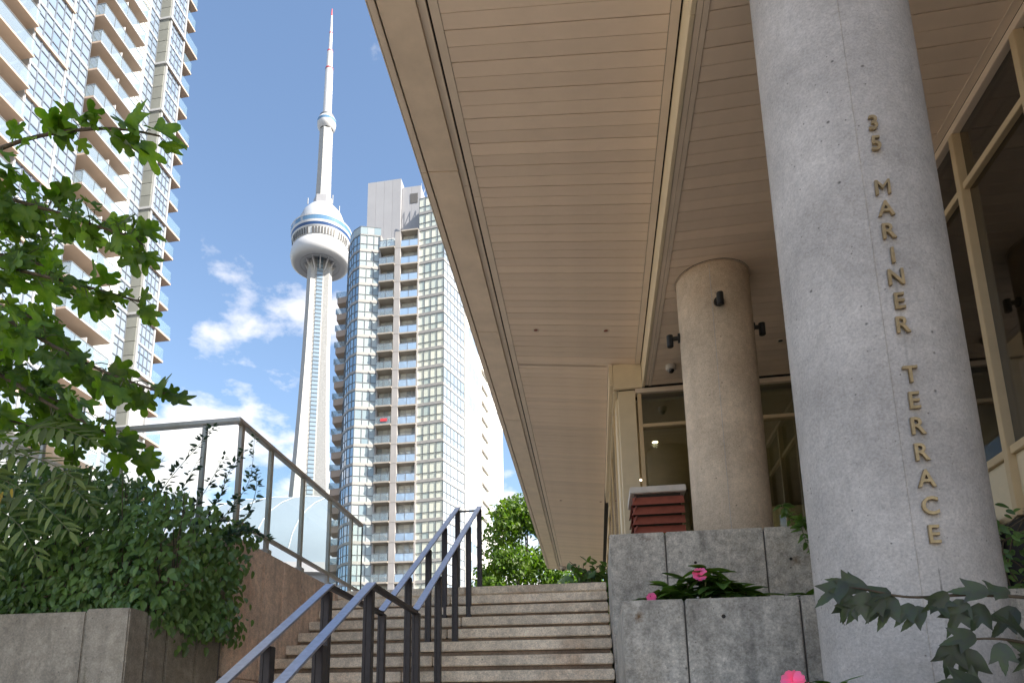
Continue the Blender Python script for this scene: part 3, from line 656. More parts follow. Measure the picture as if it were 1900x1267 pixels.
# roof
MB().prism([AL, AR, (-29.2, 93), (-34, 95), (-33.4, 91.75)], zhi, zhi + .15).build('roof_slab', M['csp'], co)
for a, b, nn in ((AL, AR, 3), ((-33.4, 91.75), AL, 2), ((-34.5, 93.1), (-33.4, 91.75), 2)):
    n = nrm2(a, b, 1)
    for i in range(nn): MB().obox(lerp2(a, b, i/nn + .01), lerp2(a, b, (i+1)/nn - .01), zhi + .17, zhi + 1.35, -.03, 0, n).build('parapet_glass', M['cpan'], co)
    MB().obox(a, b, zhi + 1.36, zhi + 1.46, -.06, .03, n).build('parapet_rail', M['cfr'], co)
for i in range(4):
    MB().box(-32.0 + i*1.34, -32.0 + (i+1)*1.34 - .02, 93.4, 100, zhi + .02, 83.4).build('penthouse_panel', M['cph'], co)
for i in range(2):
    MB().box(-26.6 + i*1.5, -26.6 + (i+1)*1.5 - .02, 94.0, 100, zhi - .3, 82.2).build('penthouse_panel', M['cph'], co)
MB().box(-25.3, -24.1, 93.95, 93.995, 79.2, 80.9).build('penthouse_vent', M['slot'], co)
MB().box(-26.65, -23.5, 93.6, 94, zhi + .01, zhi + .2).build('roof_slab', M['csp'], co)
for i in range(5):
    MB().box(-23.2 + i*.9, -23.15 + i*.9, 92.6, 92.65, zhi + 2*H, zhi + 2*H + 3.2).beam((-23.2 + i*.9, 92.62, zhi + 2*H + .4), (-22.3 + i*.9, 92.62, zhi + 2*H + 3.0), .05, .05).build('roof_screen', M['white'], co)
# ------------------------------------------------------------------ white block behind it
wb = root('white_block', (-16, 110, -E), 'sunlit white apartment block with a column of square loggias right of the condominium', 'building')
W0, W1 = (-17.3, 98.0), (-15.1, 124.0)
zw = [10 + 2.82*k for k in range(22)]; n = nrm2(W0, W1, 1)
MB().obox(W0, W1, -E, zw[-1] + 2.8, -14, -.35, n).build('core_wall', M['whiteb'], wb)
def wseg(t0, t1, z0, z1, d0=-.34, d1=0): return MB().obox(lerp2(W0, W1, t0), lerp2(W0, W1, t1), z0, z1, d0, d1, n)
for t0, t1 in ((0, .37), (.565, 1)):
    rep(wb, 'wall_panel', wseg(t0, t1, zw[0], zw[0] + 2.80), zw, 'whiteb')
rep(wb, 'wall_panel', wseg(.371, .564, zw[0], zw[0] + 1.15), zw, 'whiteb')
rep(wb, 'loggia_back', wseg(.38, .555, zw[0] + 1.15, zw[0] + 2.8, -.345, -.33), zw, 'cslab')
rep(wb, 'loggia_door', wseg(.47, .545, zw[0] + 1.2, zw[0] + 2.5, -.328, -.31), zw, 'cdoor')
for t0, t1, c in ((.05, .30, 3), (.62, .95, 4)):
    m = MB(); f = MB()
    for i in range(c):
        a = t0 + (t1-t0)*i/c
        q = wseg(a + .006, a + (t1-t0)/c - .006, zw[0] + .9, zw[0] + 2.5, .004, .02); m.add(q.v, q.f)
        q = wseg(a - .004, a + .004, zw[0] + .5, zw[0] + 2.55, .004, .05); f.add(q.v, q.f)
    q = wseg(t0 - .004, t1, zw[0] + 2.52, zw[0] + 2.6, .004, .052); f.add(q.v, q.f)
    rep(wb, 'window', m, zw, 'cbri'); rep(wb, 'window_frame', f, zw, 'csp')
# ------------------------------------------------------------------ tall concrete tower with pod and mast
tx, ty = -182.5, 433.0
tw = root('observation_tower', (tx, ty, -E), 'very tall grey concrete tower with round white pod and needle mast', 'tower')
ra = math.atan2(-ty, -tx)                                # direction from the tower to the stairs
def ybody(z): 
    t = max(0, min(1, (z + E)/333)); return 17*(1-t)**2 + 8.6
ang = [ra + R(62), ra + R(182), ra + R(302)]
zl = [-E, 20, 50, 90, 130, 170, 210, 250, 290, 318, 331]
m = MB(); ring = 0; vs = []; fs = []
def sect(z):
    rr = ybody(z); hw = 3.2 + (rr - 8)*.10; core = 5.6 + (rr - 8)*.12; pts = []
    for i, a in enumerate(ang):
        d = Vector((math.cos(a), math.sin(a))); p = Vector((-d.y, d.x))
        pts += [d*(core*.8) - p*hw*1.0, d*rr - p*hw*.72, d*rr + p*hw*.72, d*(core*.8) + p*hw*1.0]
        a2 = a + R(60); d2 = Vector((math.cos(a2), math.sin(a2))); p2 = Vector((-d2.y, d2.x))
        pts += [d2*core - p2*2.9, d2*core + p2*2.9]
    return [(tx + q.x, ty + q.y, z) for q in pts]
nS = len(sect(0))
for i, z in enumerate(zl):
    vs += sect(z)
    if i: fs += [((i-1)*nS + k, (i-1)*nS + (k+1) % nS, i*nS + (k+1) % nS, i*nS + k) for k in range(nS)]
MB().add(vs, fs).build('shaft', M['cnc'], tw)
# glazed lift shaft on the side that faces the stairs
d = Vector((math.cos(ra + R(2)), math.sin(ra + R(2)))); p = Vector((-d.y, d.x))
gl_ = MB(); zz = 6.0; gvs = []; panels = []
fr = MB()
while zz < 326:
    z2 = min(zz + 9, 328)
    q = []
    for z in (zz, z2):
        core = 5.6 + (ybody(z) - 8)*.12 + .35
        q.append((Vector((tx, ty)) + d*core - p*2.0, Vector((tx, ty)) + d*core + p*2.0, z))
    MB().add([(q[0][0].x, q[0][0].y, q[0][2] + .25), (q[0][1].x, q[0][1].y, q[0][2] + .25), (q[1][1].x, q[1][1].y, q[1][2]), (q[1][0].x, q[1][0].y, q[1][2])], [(0,1,2,3)]).build('lift_pane', M['elev'], tw)
    for i in range(3):
        z = zz + 3*i; core = 5.6 + (ybody(z) - 8)*.12 + .5; a_ = Vector((tx, ty)) + d*core - p*2.1; b_ = Vector((tx, ty)) + d*core + p*2.1
        fr.beam((a_.x, a_.y, z), (b_.x, b_.y, z), .3, .35)
    zz = z2
fr.build('lift_frame', M['cfr'], tw)
c = (tx, ty)
MB().lathe([(8, 325), (14.2, 323.4), (17.5, 322.2), (20.2, 323.8), (21.2, 328), (20.7, 332.5), (19.2, 335.5)], c, 72).build('radome_ring', M['white'], tw, smooth=True)
MB().lathe([(13.8, 323.2), (12.8, 327), (12.4, 332)], c, 72).build('radome_inner', M['cnc'], tw, smooth=True)
for k in range(12):
    a = 2*math.pi*k/12 + ra; u_ = Vector((math.cos(a), math.sin(a)))
    MB().beam((tx + u_.x*6, ty + u_.y*6, 317), (tx + u_.x*13, ty + u_.y*13, 327.5), .8, 1.6).build('bracket', M['white'], tw)
MB().lathe([(19.3, 335.4), (19.8, 335.6), (20.4, 340.2), (20.0, 340.4)], c, 72).build('louver_deck', M['pod'], tw)
for k in range(60):
    a = 2*math.pi*k/60
    if (k % 9) in (0,): continue
    u_ = Vector((math.cos(a), math.sin(a)))
    MB().beam((tx + u_.x*19.95, ty + u_.y*19.95, 335.7), (tx + u_.x*20.42, ty + u_.y*20.42, 340), 1.3, .5).build('louver_slot', M['slot'], tw)
MB().lathe([(20.4, 340.4), (20.9, 341.6)], c, 72).build('white_band', M['white'], tw)
MB().lathe([(20.9, 341.6), (21.3, 343.7)], c, 72).build('blue_band', M['navy'], tw)
MB().lathe([(21.3, 343.7), (21.6, 345.4)], c, 72).build('white_band', M['white'], tw)
MB().lathe([(21.5, 345.4), (21.7, 348.6)], c, 72).build('window_band', M['bluew'], tw)
MB().lathe([(21.75, 348.6), (21.9, 349.6), (20.4, 350.2), (16.8, 350.4)], c, 72).build('roof_edge', M['white'], tw)
MB().lathe([(17.4, 350.4), (17.0, 352.2)], c, 72).build('red_band', M['redp'], tw)
MB().lathe([(17.0, 352.2), (16.3, 358), (14.2, 363.6), (10.6, 368.4), (5, 371.6)], c, 72).build('dome_roof', M['dome2'], tw, smooth=True)
MB().lathe([(7.2, 370), (7.0, 378), (5.6, 378.5)], c, 6, ra + .3).build('upper_base', M['cph'], tw)
MB().lathe([(5.7, 371), (5.2, 400), (4.9, 440)], c, 6, ra + R(38)).build('upper_shaft', M['cnc'], tw)
for k, (a, hh) in enumerate(((.6, 6), (2.4, 5), (3.6, 8), (5.2, 4), (1.5, 5))):
    MB().tube([(tx + 12*math.cos(ra + a), ty + 12*math.sin(ra + a), 368), (tx + 12*math.cos(ra + a), ty + 12*math.sin(ra + a), 369 + hh)], .35, 6).build('roof_antenna', M['cfr'], tw)
MB().lathe([(4.9, 438), (6.6, 440), (7.0, 443), (7.0, 446), (6.2, 447.5), (3.4, 448.5)], c, 40).build('sky_pod', M['white'], tw, smooth=True)
MB().lathe([(7.05, 443.4), (7.05, 445.6)], c, 40).build('sky_pod_windows', M['bluew'], tw)
MB().lathe([(5.5, 448.5), (5.5, 450)], c, 24).build('sky_pod_rail', M['cfr'], tw)
for r0, r1, z0, z1, mt in ((3.3, 2.9, 448, 493, 'white'), (3.1, 3.0, 493, 494.2, 'redp'), (2.35, 2.2, 494.2, 509.4, 'white'), (2.25, 2.2, 509.4, 510.6, 'redp'), (1.35, 1.25, 510.6, 527, 'white'), (1.35, 1.3, 527, 528, 'redp'), (.95, .75, 528, 544, 'white'), (.65, .3, 544, 551, 'redp')):
    MB().lathe([(r0, z0), (r1, z1), (.01, z1 + .02)], c, 16).build('mast_section', M[mt], tw, smooth=False)
# ------------------------------------------------------------------ stadium dome
st = root('stadium', (-100, 280, -E), 'white domed stadium roof seen through the glass guard', 'stadium')
sc = (-100., 280.)
MB().lathe([(105*math.cos(a), 43 + 40.6*math.sin(a)) for a in [R(q) for q in range(0, 91, 6)]], sc, 96).build('dome_roof', M['dome'], st, smooth=True)
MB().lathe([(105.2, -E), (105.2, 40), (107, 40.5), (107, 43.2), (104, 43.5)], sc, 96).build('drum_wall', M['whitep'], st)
for k in range(-9, 10):
    pts = []
    for j in range(25):
        a = R(6 + j*7.0); x = k*10.; rr = math.sqrt(max(0, 1 - (x/105)**2))
        pts.append((sc[0] + x, sc[1] - 105*rr*math.cos(a), 43 + 40.8*rr*math.sin(a) + .2))
    MB().tube(pts, .10, 5).build('roof_seam', M['white'], st)
MB().lathe([(108.5, 33), (108.5, 34)], sc, 96).build('concourse_rail', M['cfr'], st)
# ------------------------------------------------------------------ white and glass tower on the left
TX, HT = -38.3, 2.665
lt = root('glass_tower', (-45, 45, -E), 'bright white and glass residential tower with tan balcony undersides at the left edge', 'building')
zb0 = 56.9 - 14*HT
zt = [zb0 + HT*k for k in range(24)]
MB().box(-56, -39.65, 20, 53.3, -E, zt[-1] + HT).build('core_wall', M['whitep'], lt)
vis = zt
WX = -39.3
pA, pB, pD, pE2, pF, pG = (TX + .1, 53.4), (TX + .1, 51.15), (WX, 49.55), (TX, 41.7), (TX, 39.15), (TX, 35.95)
off = lambda p, d: (p[0] + d, p[1])
def rows3(z): return [z + .30 + .62, z + .30 + 1.60]
facet(lt, pA, pB, -1, zt[4:], HT, 4, sp_h=.14, rows=rows3(zt[4]), glass='tglass', frame_m='tdk', sp_m='tfr', single=True, fw=.085, tilt=.25)
for k in range(0, 24, 2):
    MB().box(TX - .2, TX + .30, 51.1, 53.45, zt[k] - .12, zt[k] + .16).build('band_slab', M['tslab'], lt)
    MB().box(TX + .30, TX + .34, 51.06, 53.47, zt[k] - .14, zt[k] + .17).build('band_edge', M['whitep'], lt)
for y in (51.17, 53.4): MB().box(TX - .1, TX + .22, y - .09, y + .09, zt[0], zt[-1] + HT).build('corner_post', M['whitep'], lt)
# grey cheek of the bay, facing the stairs
for z in zt:
    for j in range(2):
        MB().box(WX - .2, TX + .05, 50.98, 51.075, z + j*HT/2 + .03, z + (j+1)*HT/2 - .03).build('pier_panel', M['tpier'], lt)
rep(lt, 'pier_band', MB().box(WX - .2, TX + .32, 50.88, 51.05, zt[0] - .12, zt[0] + .1), zt[::2], 'whitep')
MB().box(WX - .1, TX + .0, 51.076, 53.3, zt[0], zt[-1] + HT).build('bay_core', M['whitep'], lt)
# narrow window bay
facet(lt, (WX, 50.95), pD, -1, zt, HT, 2, sp_h=.2, rows=rows3(zt[0]), glass='tglass', frame_m='tdk', sp_m='whitep', single=False, fw=.08, tilt=.3)
# balcony bay: back wall with doors, slabs, glass rails
facet(lt, pD, (WX, 41.7), -1, zt, HT, 7, sp_h=.2, tr=.78, glass='cdoor', frame_m='tfr', sp_m='whitep', single=False, fw=.13, tilt=.2)
MB().box(WX - .2, TX + .05, 41.5, 41.68, zt[0], zt[-1] + HT).build('bay_cheek', M['whitep'], lt)
BY0, BY1, BX = 41.75, 46.95, -37.35
slabs(lt, 'balcony_slab', [(WX - .0, BY0), (BX, BY0 + .0), (BX, BY1), (WX - .0, BY1)], zt, .16, 'tslab')
rep(lt, 'slab_edge', MB().box(BX + .002, BX + .03, BY0, BY1, zt[0] - .01, zt[0] + .15), zt, 'whitep')
for i in range(4):
    y = BY0 + (BY1 - BY0)*i/4
    rep(lt, 'balcony_glass', MB().box(BX - .04, BX - .02, y + .03, y + (BY1-BY0)/4 - .03, zt[0] + .2, zt[0] + 1.25), zt, 'brail')
rep(lt, 'balcony_end_glass', MB().box(WX + .2, BX - .04, BY0 + .02, BY0 + .04, zt[0] + .2, zt[0] + 1.25).box(WX + .2, BX - .04, BY1 - .04, BY1 - .02, zt[0] + .2, zt[0] + 1.25), zt, 'brail')
rep(lt, 'balcony_rail', MB().box(BX - .05, BX, BY0, BY1, zt[0] + 1.25, zt[0] + 1.3).box(WX + .2, BX, BY0, BY0 + .05, zt[0] + 1.25, zt[0] + 1.3).box(TX, TX + .05, BY0, BY0 + .05, zt[0] + .1, zt[0] + 1.3), zt, 'cfr')
rep(lt, 'balcony_divider', MB().box(WX, BX - .06, 44.3, 44.36, zt[0] + .2, zt[0] + 1.75), zt, 'white')
# recessed white and glass bay
facet(lt, off(pE2, .1), off(pF, .1), -1, zt, HT, 3, sp_h=.3, rows=rows3(zt[0]), glass='tglass', frame_m='tdk', sp_m='whitep', single=False, fw=.08, tilt=.3)
# big glass bay at the left
facet(lt, off(pF, .5), off(pG, .5), -1, zt[8:], HT, 4, sp_h=.14, rows=rows3(zt[8]), glass='tglass', frame_m='tdk', sp_m='tfr', single=True, fw=.10, tilt=.25)
facet(lt, off(pF, .5), off(pG, .5), -1, zt[:8], HT, 4, sp_h=.14, rows=rows3(zt[0]), glass='tglass', frame_m='tdk', sp_m='tfr', single=False, fw=.10, tilt=.25)
for y in (35.95, 39.15): MB().box(TX, TX + .6, y - .09, y + .09, zt[0], zt[-1] + HT).build('corner_post', M['whitep'], lt)
for k in range(1, 24, 2): MB().box(TX, TX + .70, 35.9, 39.2, zt[k] - .12, zt[k] + .14).build('band_slab', M['tslab'], lt)
# near balconies at the picture edge
MB().box(-39.7, TX - .2, 35.9, 41.5, zt[0], zt[-1] + HT).build('core_wall', M['whitep'], lt)
facet(lt, (WX, 35.95), (WX, 30.), -1, zt, HT, 5, sp_h=.2, tr=.78, glass='cdoor', frame_m='tfr', sp_m='whitep', single=False, fw=.13, tilt=.2)
slabs(lt, 'balcony_slab', [(WX, 30), (BX + .1, 30), (BX + .1, 35.8), (WX, 35.8)], zt, .16, 'tslab')
rep(lt, 'balcony_glass', MB().box(BX + .06, BX + .08, 30, 35.75, zt[0] + .2, zt[0] + 1.25), zt, 'brail')
rep(lt, 'balcony_rail', MB().box(BX + .05, BX + .1, 30, 35.8, zt[0] + 1.3, zt[0] + 1.35), zt, 'cfr')
# balconies on the far face, seen end-on against the sky
for k, z in enumerate(zt):
    d_ = 2.1 if k % 4 == 2 else 1.35
    MB().prism([(TX + .3, 53.5), (TX - 6, 53.5), (TX - 6, 53.5 + d_), (TX + .3, 53.5 + d_)], z - .1, z + .1).build('far_balcony_slab', M['tslab'], lt)
    MB().box(TX + .26, TX + .28, 53.5, 53.45 + d_, z + .1, z + 1.2).box(TX - 6, TX + .28, 53.43 + d_, 53.45 + d_, z + .1, z + 1.2).build('far_balcony_glass', M['clearrail'], lt)
# ================================================================== plants
UPV = Vector((0, 0, 1))
def leaf_pts(kind):
    """outline of half a leaf as polar samples (angle from tip, radius) about its centre; closed by mirroring"""
    if kind == 'fig':   return .36, [(0,.66),(10,.63),(18,.54),(24,.36),(29,.30),(35,.42),(42,.57),(52,.62),(63,.56),(72,.41),(79,.31),(87,.30),(96,.41),(108,.50),(122,.48),(136,.40),(155,.36),(170,.36),(180,.26)]
    if kind == 'maple': return .40, [(0,.66),(6,.52),(9,.50),(14,.40),(17,.39),(24,.29),(31,.25),(37,.30),(45,.42),(51,.52),(56,.43),(64,.36),(72,.33),(90,.29),(120,.28),(150,.32),(180,.36)]
    if kind == 'oval':  return .50, [(0,.52),(14,.42),(32,.31),(60,.25),(90,.25),(120,.29),(150,.40),(180,.50)]
    if kind == 'lance': return .50, [(0,.58),(8,.45),(20,.29),(45,.19),(90,.165),(130,.19),(160,.32),(180,.50)]
    if kind == 'petal': return .50, [(0,.36),(12,.47),(30,.56),(55,.55),(90,.44),(130,.38),(160,.45),(180,.5)]
def leaf_geo(kind, fold=.18, droop=.25, wav=0.):
    cy, half = leaf_pts(kind)
    pts = [(r*math.sin(R(a)), cy + r*math.cos(R(a))) for a, r in half]
    out = pts + [(-x, y) for x, y in reversed(pts[1:-1])]
    def zz(x, y): return abs(x)*fold - droop*(y*y)*.6 + wav*math.sin(x*9 + y*7)*.05
    n = len(out); vs = [(0, cy, zz(0, cy))]
    vs += [(x*.5, cy + (y - cy)*.5, zz(x*.5, cy + (y-cy)*.5)) for x, y in out] + [(x, y, zz(x, y)) for x, y in out]
    fs = [(0, 1 + i, 1 + (i+1) % n) for i in range(n)] + [(1 + i, 1 + n + i, 1 + n + (i+1) % n, 1 + (i+1) % n) for i in range(n)]
    if kind in ('oval', 'lance', 'petal'):            # small leaves: outline only
        vs = [(0, cy, zz(0, cy))] + [(x, y, zz(x, y)) for x, y in out]; fs = [(0, 1 + i, 1 + (i+1) % n) for i in range(n)]
        return vs, [tuple(reversed(f)) for f in fs]
    return vs, [tuple(reversed(f)) for f in fs]
def leaf_mesh(kind, mat, **k):
    vs, fs = leaf_geo(kind, **k); me = bpy.data.meshes.new('leaf'); me.from_pydata(vs, [], fs); me.materials.append(M[mat])
    for p in me.polygons: p.use_smooth = True
    return me
def frame3(fwd, nor):
    f = Vector(fwd).normalized(); n = Vector(nor); n = (n - f*n.dot(f)); n = n.normalized() if n.length > 1e-3 else f.orthogonal().normalized()
    x = f.cross(n); m = Matrix((x, f, n)).transposed(); return m
class Leaves:
    """collects leaves of one plant: the nearest 290 become objects of their own, the rest one joined part"""
    def __init__(s, parent, kinds, mat, limit=290): s.p = parent; s.l = []; s.mat = mat; s.lim = limit; s.geo = kinds
    def add(s, pos, fwd, nor, size, g=None): s.l.append((Vector(pos), frame3(fwd, nor), size, random.randrange(len(s.geo)) if g is None else g))
    def finish(s):
        meshes = []
        for kind, k in s.geo: meshes.append(leaf_mesh(kind, s.mat, **k))
        s.l.sort(key=lambda q: (-q[2]/max(.5, q[0].length)))
        for pos, fr, size, g in s.l[:s.lim]:
            inst('leaf', meshes[g], s.p, Matrix.Translation((pos.x, pos.y, pos.z + E)) @ fr.to_4x4() @ Matrix.Scale(size, 4))
        rest = s.l[s.lim:]
        if rest:
            mb = MB()
            for pos, fr, size, g in rest:
                vs, fs = leaf_geo(s.geo[g][0], **s.geo[g][1])
                mb.add([fr @ (Vector(v)*size) + pos for v in vs], fs)
            o = mb.build('foliage', M[s.mat], s.p, smooth=True); o['kind'] = 'stuff'
def catmull(pts, n=8):
    pts = [Vector(p) for p in pts]; out = []
    for i in range(len(pts)-1):
        p0, p1, p2, p3 = pts[max(i-1,0)], pts[i], pts[i+1], pts[min(i+2, len(pts)-1)]
        for j in range(n):
            t = j/n; out.append(.5*((2*p1) + (p2-p0)*t + (2*p0-5*p1+4*p2-p3)*t*t + (3*p1-p0-3*p2+p3)*t**3))
    return out + [pts[-1]]
def rv(s=1.): return Vector((rnd(-1,1), rnd(-1,1), rnd(-1,1)))*s
CAMV = Vector((0, 0, 0))
# ------------------------------------------------------------------ fig tree
random.seed(11)
ft = root('fig_tree', (-6.2, 5.2, .7), 'fig tree with large lobed green leaves reaching in from the left', 'tree')
FG = [('fig', dict(fold=.15, droop=.35)), ('fig', dict(fold=.45, droop=.7, wav=1.2)), ('fig', dict(fold=-.15, droop=.25, wav=1.8)), ('fig', dict(fold=.3, droop=-.3, wav=1.5)), ('fig', dict(fold=.6, droop=1.0, wav=1.))]
FL = Leaves(ft, FG, 'fig')
trunk = catmull([(-6.2, 5.2, .6), (-6.25, 5.15, 2.0), (-6.1, 5.0, 3.4), (-6.0, 4.9, 4.6)])
MB().tube(trunk, [.075 - .045*i/len(trunk) for i in range(len(trunk))], 10).build('trunk', M['bark'], ft, smooth=True)
branches = [  # points, leaf size, leaf spacing, side spread
 ([(-6.0,4.9,4.55),(-5.41,4.6,4.83),(-5.0,4.6,5.0),(-4.57,4.6,5.07),(-4.09,4.6,5.05),(-3.74,4.6,4.98),(-3.42,4.6,4.86)], .30, .085, .12),
 ([(-6.1,4.9,4.4),(-5.7,4.9,4.85),(-5.27,4.9,4.80),(-4.71,4.9,4.58),(-4.24,4.9,4.36),(-3.84,4.9,4.18),(-3.70,4.9,4.08)], .255, .030, .22),
 ([(-6.1,4.9,4.2),(-5.6,5.2,4.45),(-5.2,5.2,4.35),(-4.75,5.2,4.15)], .26, .036, .28),
 ([(-6.15,5.0,3.8),(-5.49,4.8,4.10),(-5.01,4.8,3.97),(-4.45,4.8,3.78),(-3.96,4.8,3.60),(-3.56,4.8,3.44)], .235, .045, .17),
 ([(-6.15,5.0,3.5),(-5.6,5.1,3.85),(-5.1,5.1,3.72),(-4.6,5.1,3.5)], .25, .038, .28),
 ([(-6.2,5.1,3.1),(-5.06,4.5,3.50),(-4.62,4.5,3.26),(-4.08,4.5,2.93),(-3.57,4.5,2.65),(-3.08,4.5,2.44)], .235, .04, .17),
 ([(-6.2,5.1,2.8),(-5.44,4.9,3.25),(-4.95,4.9,2.98),(-4.42,4.9,2.66),(-3.93,4.9,2.40),(-3.60,4.9,2.22)], .235, .038, .2),
 ([(-6.2,5.2,2.4),(-5.6,5.0,2.70),(-4.96,5.0,2.60),(-4.52,5.0,2.47),(-4.2,5.0,2.33)], .23, .042, .2),
 ([(-6.2,5.1,2.9),(-5.7,5.3,3.35),(-5.25,5.3,3.20),(-4.8,5.3,2.95),(-4.4,5.3,2.75)], .21, .028, .26),
 ([(-6.15,5.0,3.6),(-5.7,5.4,3.60),(-5.3,5.4,3.50),(-4.95,5.4,3.35)], .21, .03, .28),
 ([(-6.1,4.9,4.3),(-5.7,5.3,4.7),(-5.4,5.3,4.75),(-5.0,5.3,4.6)], .22, .035, .25),
]
for bi, (pts, size, gap, spread) in enumerate(branches):
    path = catmull(pts, 10); MB().tube(path, [.022*(1 - .8*i/len(path)) + .003 for i in range(len(path))], 7).build('branch', M['bark'], ft, smooth=True)
    acc = 0; tw_ = MB()
    for i in range(1, len(path)):
        a, b = path[i-1], path[i]; acc += (b-a).length
        if a.x < -5.75: acc = 0
        d = (b - a).normalized()
        while acc > gap:
            acc -= gap
            end = i/len(path)
            base = a.lerp(b, rnd(0, 1)); o = Vector((rnd(-.4,.4), rnd(-1,1), rnd(-.75,.85)))
            o = (o*spread*(1.15 - .55*end)) + d*rnd(0, .09)
            pos = base + o
            tw_.tube([base, base + o*.5 + Vector((0,0,.02)), pos], .004, 4, cap=False)
            fwd = (o.normalized()*.55 + d*.6 + Vector((0, -.15, -.55)) + rv(.45))
            nor = UPV*.35 + (CAMV - pos).normalized()*.8 + rv(.42)
            FL.add(pos, fwd, nor, size*rnd(.45, 1.12)*.92)
    tw_.build('leaf_stalks', M['stem'], ft)['kind'] = 'stuff'
FL.finish()
# ------------------------------------------------------------------ hedge over the low wall
random.seed(5)
hd = root('hedge', (-4.6, 5.2, .7), 'dense dark green hedge spilling over the low concrete wall at left', 'hedge')
HG = [('oval', dict(fold=.2, droop=.3)), ('oval', dict(fold=.35, droop=.15)), ('oval', dict(fold=.05, droop=.5))]
HL = Leaves(hd, HG, 'hedge')
def htop(x):
    k = [(-7.5,2.5),(-5.5,2.42),(-5.1,2.42),(-4.6,2.30),(-4.05,2.22),(-3.6,2.08),(-3.25,1.96),(-3.0,1.80),(-2.85,1.55)]
    for (a, za), (b, zb_) in zip(k, k[1:]):
        if a <= x <= b: return za + (zb_ - za)*(x - a)/(b - a)
    return 1.6
stems = MB()
for i in range(5200):
    x = rnd(-6.6, -2.95); h = htop(x) + .05*noise.noise(Vector((x*4, 0, 3)))
    t = random.random()
    # shell: front face bulges over the wall, the top rolls back to the guard
    z = .60 + (h - .60)*t
    yf = 4.66 + .12*math.sin(math.pi*t) + max(0, t - .55)**1.6*1.9 + .10*noise.noise(Vector((x*2.2, z*2.2, 1)))
    if x > -3.25: yf += (x + 3.25)*1.5 + .3
    y = yf + abs(random.gauss(0, .10))
    if t > .8 and random.random() < .5: y = rnd(yf, 6.0)
    if x > -3.18 and y < 5.0: continue
    if x > -3.12 and z < .75: continue
    if z < .84 and y > 4.50 and x < -3.2: z += .22
    out = Vector((.15 + (.5 if x > -3.4 else 0), -.75 + .5*t, .35 + .5*t)) + rv(.5)
    fwd = Vector((rnd(-.6,.8), -.5, -.75)) + rv(.5)
    HL.add((x, y, z), fwd, out, rnd(.055, .095))
# spill on the wall corner and along the side of the low wall
for i in range(700):
    y = rnd(4.7, 6.0); z = rnd(.74, 1.75)*1.0; x = XL + .02 + abs(random.gauss(0, .07)) + .06*noise.noise(Vector((y*3, z*3, 0)))
    if z > 1.0 + (y - 4.7)*.9: continue
    HL.add((x, y, z), Vector((.3, -.3, -.8)) + rv(.5), Vector((.8, -.5, .5)) + rv(.4), rnd(.055, .09))
for i in range(60):
    x = rnd(-6.4, -3.1); y = rnd(4.9, 5.7); h = htop(x)
    stems.tube([(x, y, .7), (x + rnd(-.1,.1), y - .05, .7 + (h-.7)*.5), (x + rnd(-.15,.15), y - .05, h - .08)], [.008, .005, .002], 5, cap=False)
stems.build('stems', M['bark'], hd)['kind'] = 'stuff'
HL.finish()
# dense inside of the hedge: more leaves deeper in
random.seed(8)
deep = MB()
for i in range(1500):
    x = rnd(-6.8, -3.9); z = rnd(1.35, htop(x) + .02); y = rnd(5.35, 5.95)
    fr = frame3(Vector((rnd(-1,1), -.4, -.5)), Vector((0, -.8, .5)) + rv(.5)); s_ = rnd(.08, .12); vs, fs = leaf_geo('oval', fold=.2, droop=.3)
    deep.add([fr @ (Vector(v)*s_) + Vector((x, y, z)) for v in vs], fs)
for i in range(2600):
    x = rnd(-6.6, -3.1); h = htop(x) - .12; z = rnd(.72, h); y = rnd(4.86, 5.75) + max(0, (z - 1.5))*.25
    fr = frame3(Vector((rnd(-1,1), -.4, -.5)), Vector((0, -.8, .5)) + rv(.5)); s_ = rnd(.07, .11); vs, fs = leaf_geo('oval', fold=.2, droop=.3)
    deep.add([fr @ (Vector(v)*s_) + Vector((x, y, z)) for v in vs], fs)
deep.build('inner_foliage', M['hedge'], hd, smooth=True)['kind'] = 'stuff'
# ------------------------------------------------------------------ vine shoots against the guard
random.seed(21)
vn = root('vine', (-3.6, 5.75, 1.7), 'thin vine shoots with small dark leaves climbing up to the glass guard', 'vine')
VL = Leaves(vn, HG, 'sprig')
shoots = [[(-3.9,5.6,1.85),(-3.74,5.65,2.2),(-3.52,5.7,2.52),(-3.36,5.7,2.72)], [(-3.75,5.6,1.8),(-3.6,5.65,2.1),(-3.5,5.7,2.38)], [(-3.55,5.6,1.75),(-3.38,5.68,2.1),(-3.24,5.7,2.42)],
          [(-3.4,5.6,1.7),(-3.25,5.68,2.0),(-3.2,5.75,2.3),(-3.1,5.8,2.5)], [(-3.35,5.6,1.6),(-3.15,5.7,1.9),(-3.0,5.75,2.2),(-2.98,5.75,2.62)], [(-3.2,5.6,1.55),(-3.0,5.7,1.8),(-2.93,5.75,2.1),(-2.98,5.78,2.3)],
          [(-4.1,5.6,1.9),(-4.0,5.65,2.2),(-3.85,5.7,2.42)], [(-4.4,5.5,2.0),(-4.25,5.6,2.3),(-4.1,5.6,2.5)], [(-3.1,5.5,1.6),(-2.9,5.6,1.66),(-2.74,5.7,1.60)], [(-4.7,5.4,2.0),(-4.55,5.4,2.35),(-4.5,5.4,2.55)], [(-5.1,5.4,2.1),(-5.0,5.4,2.45),(-4.85,5.4,2.62)]]
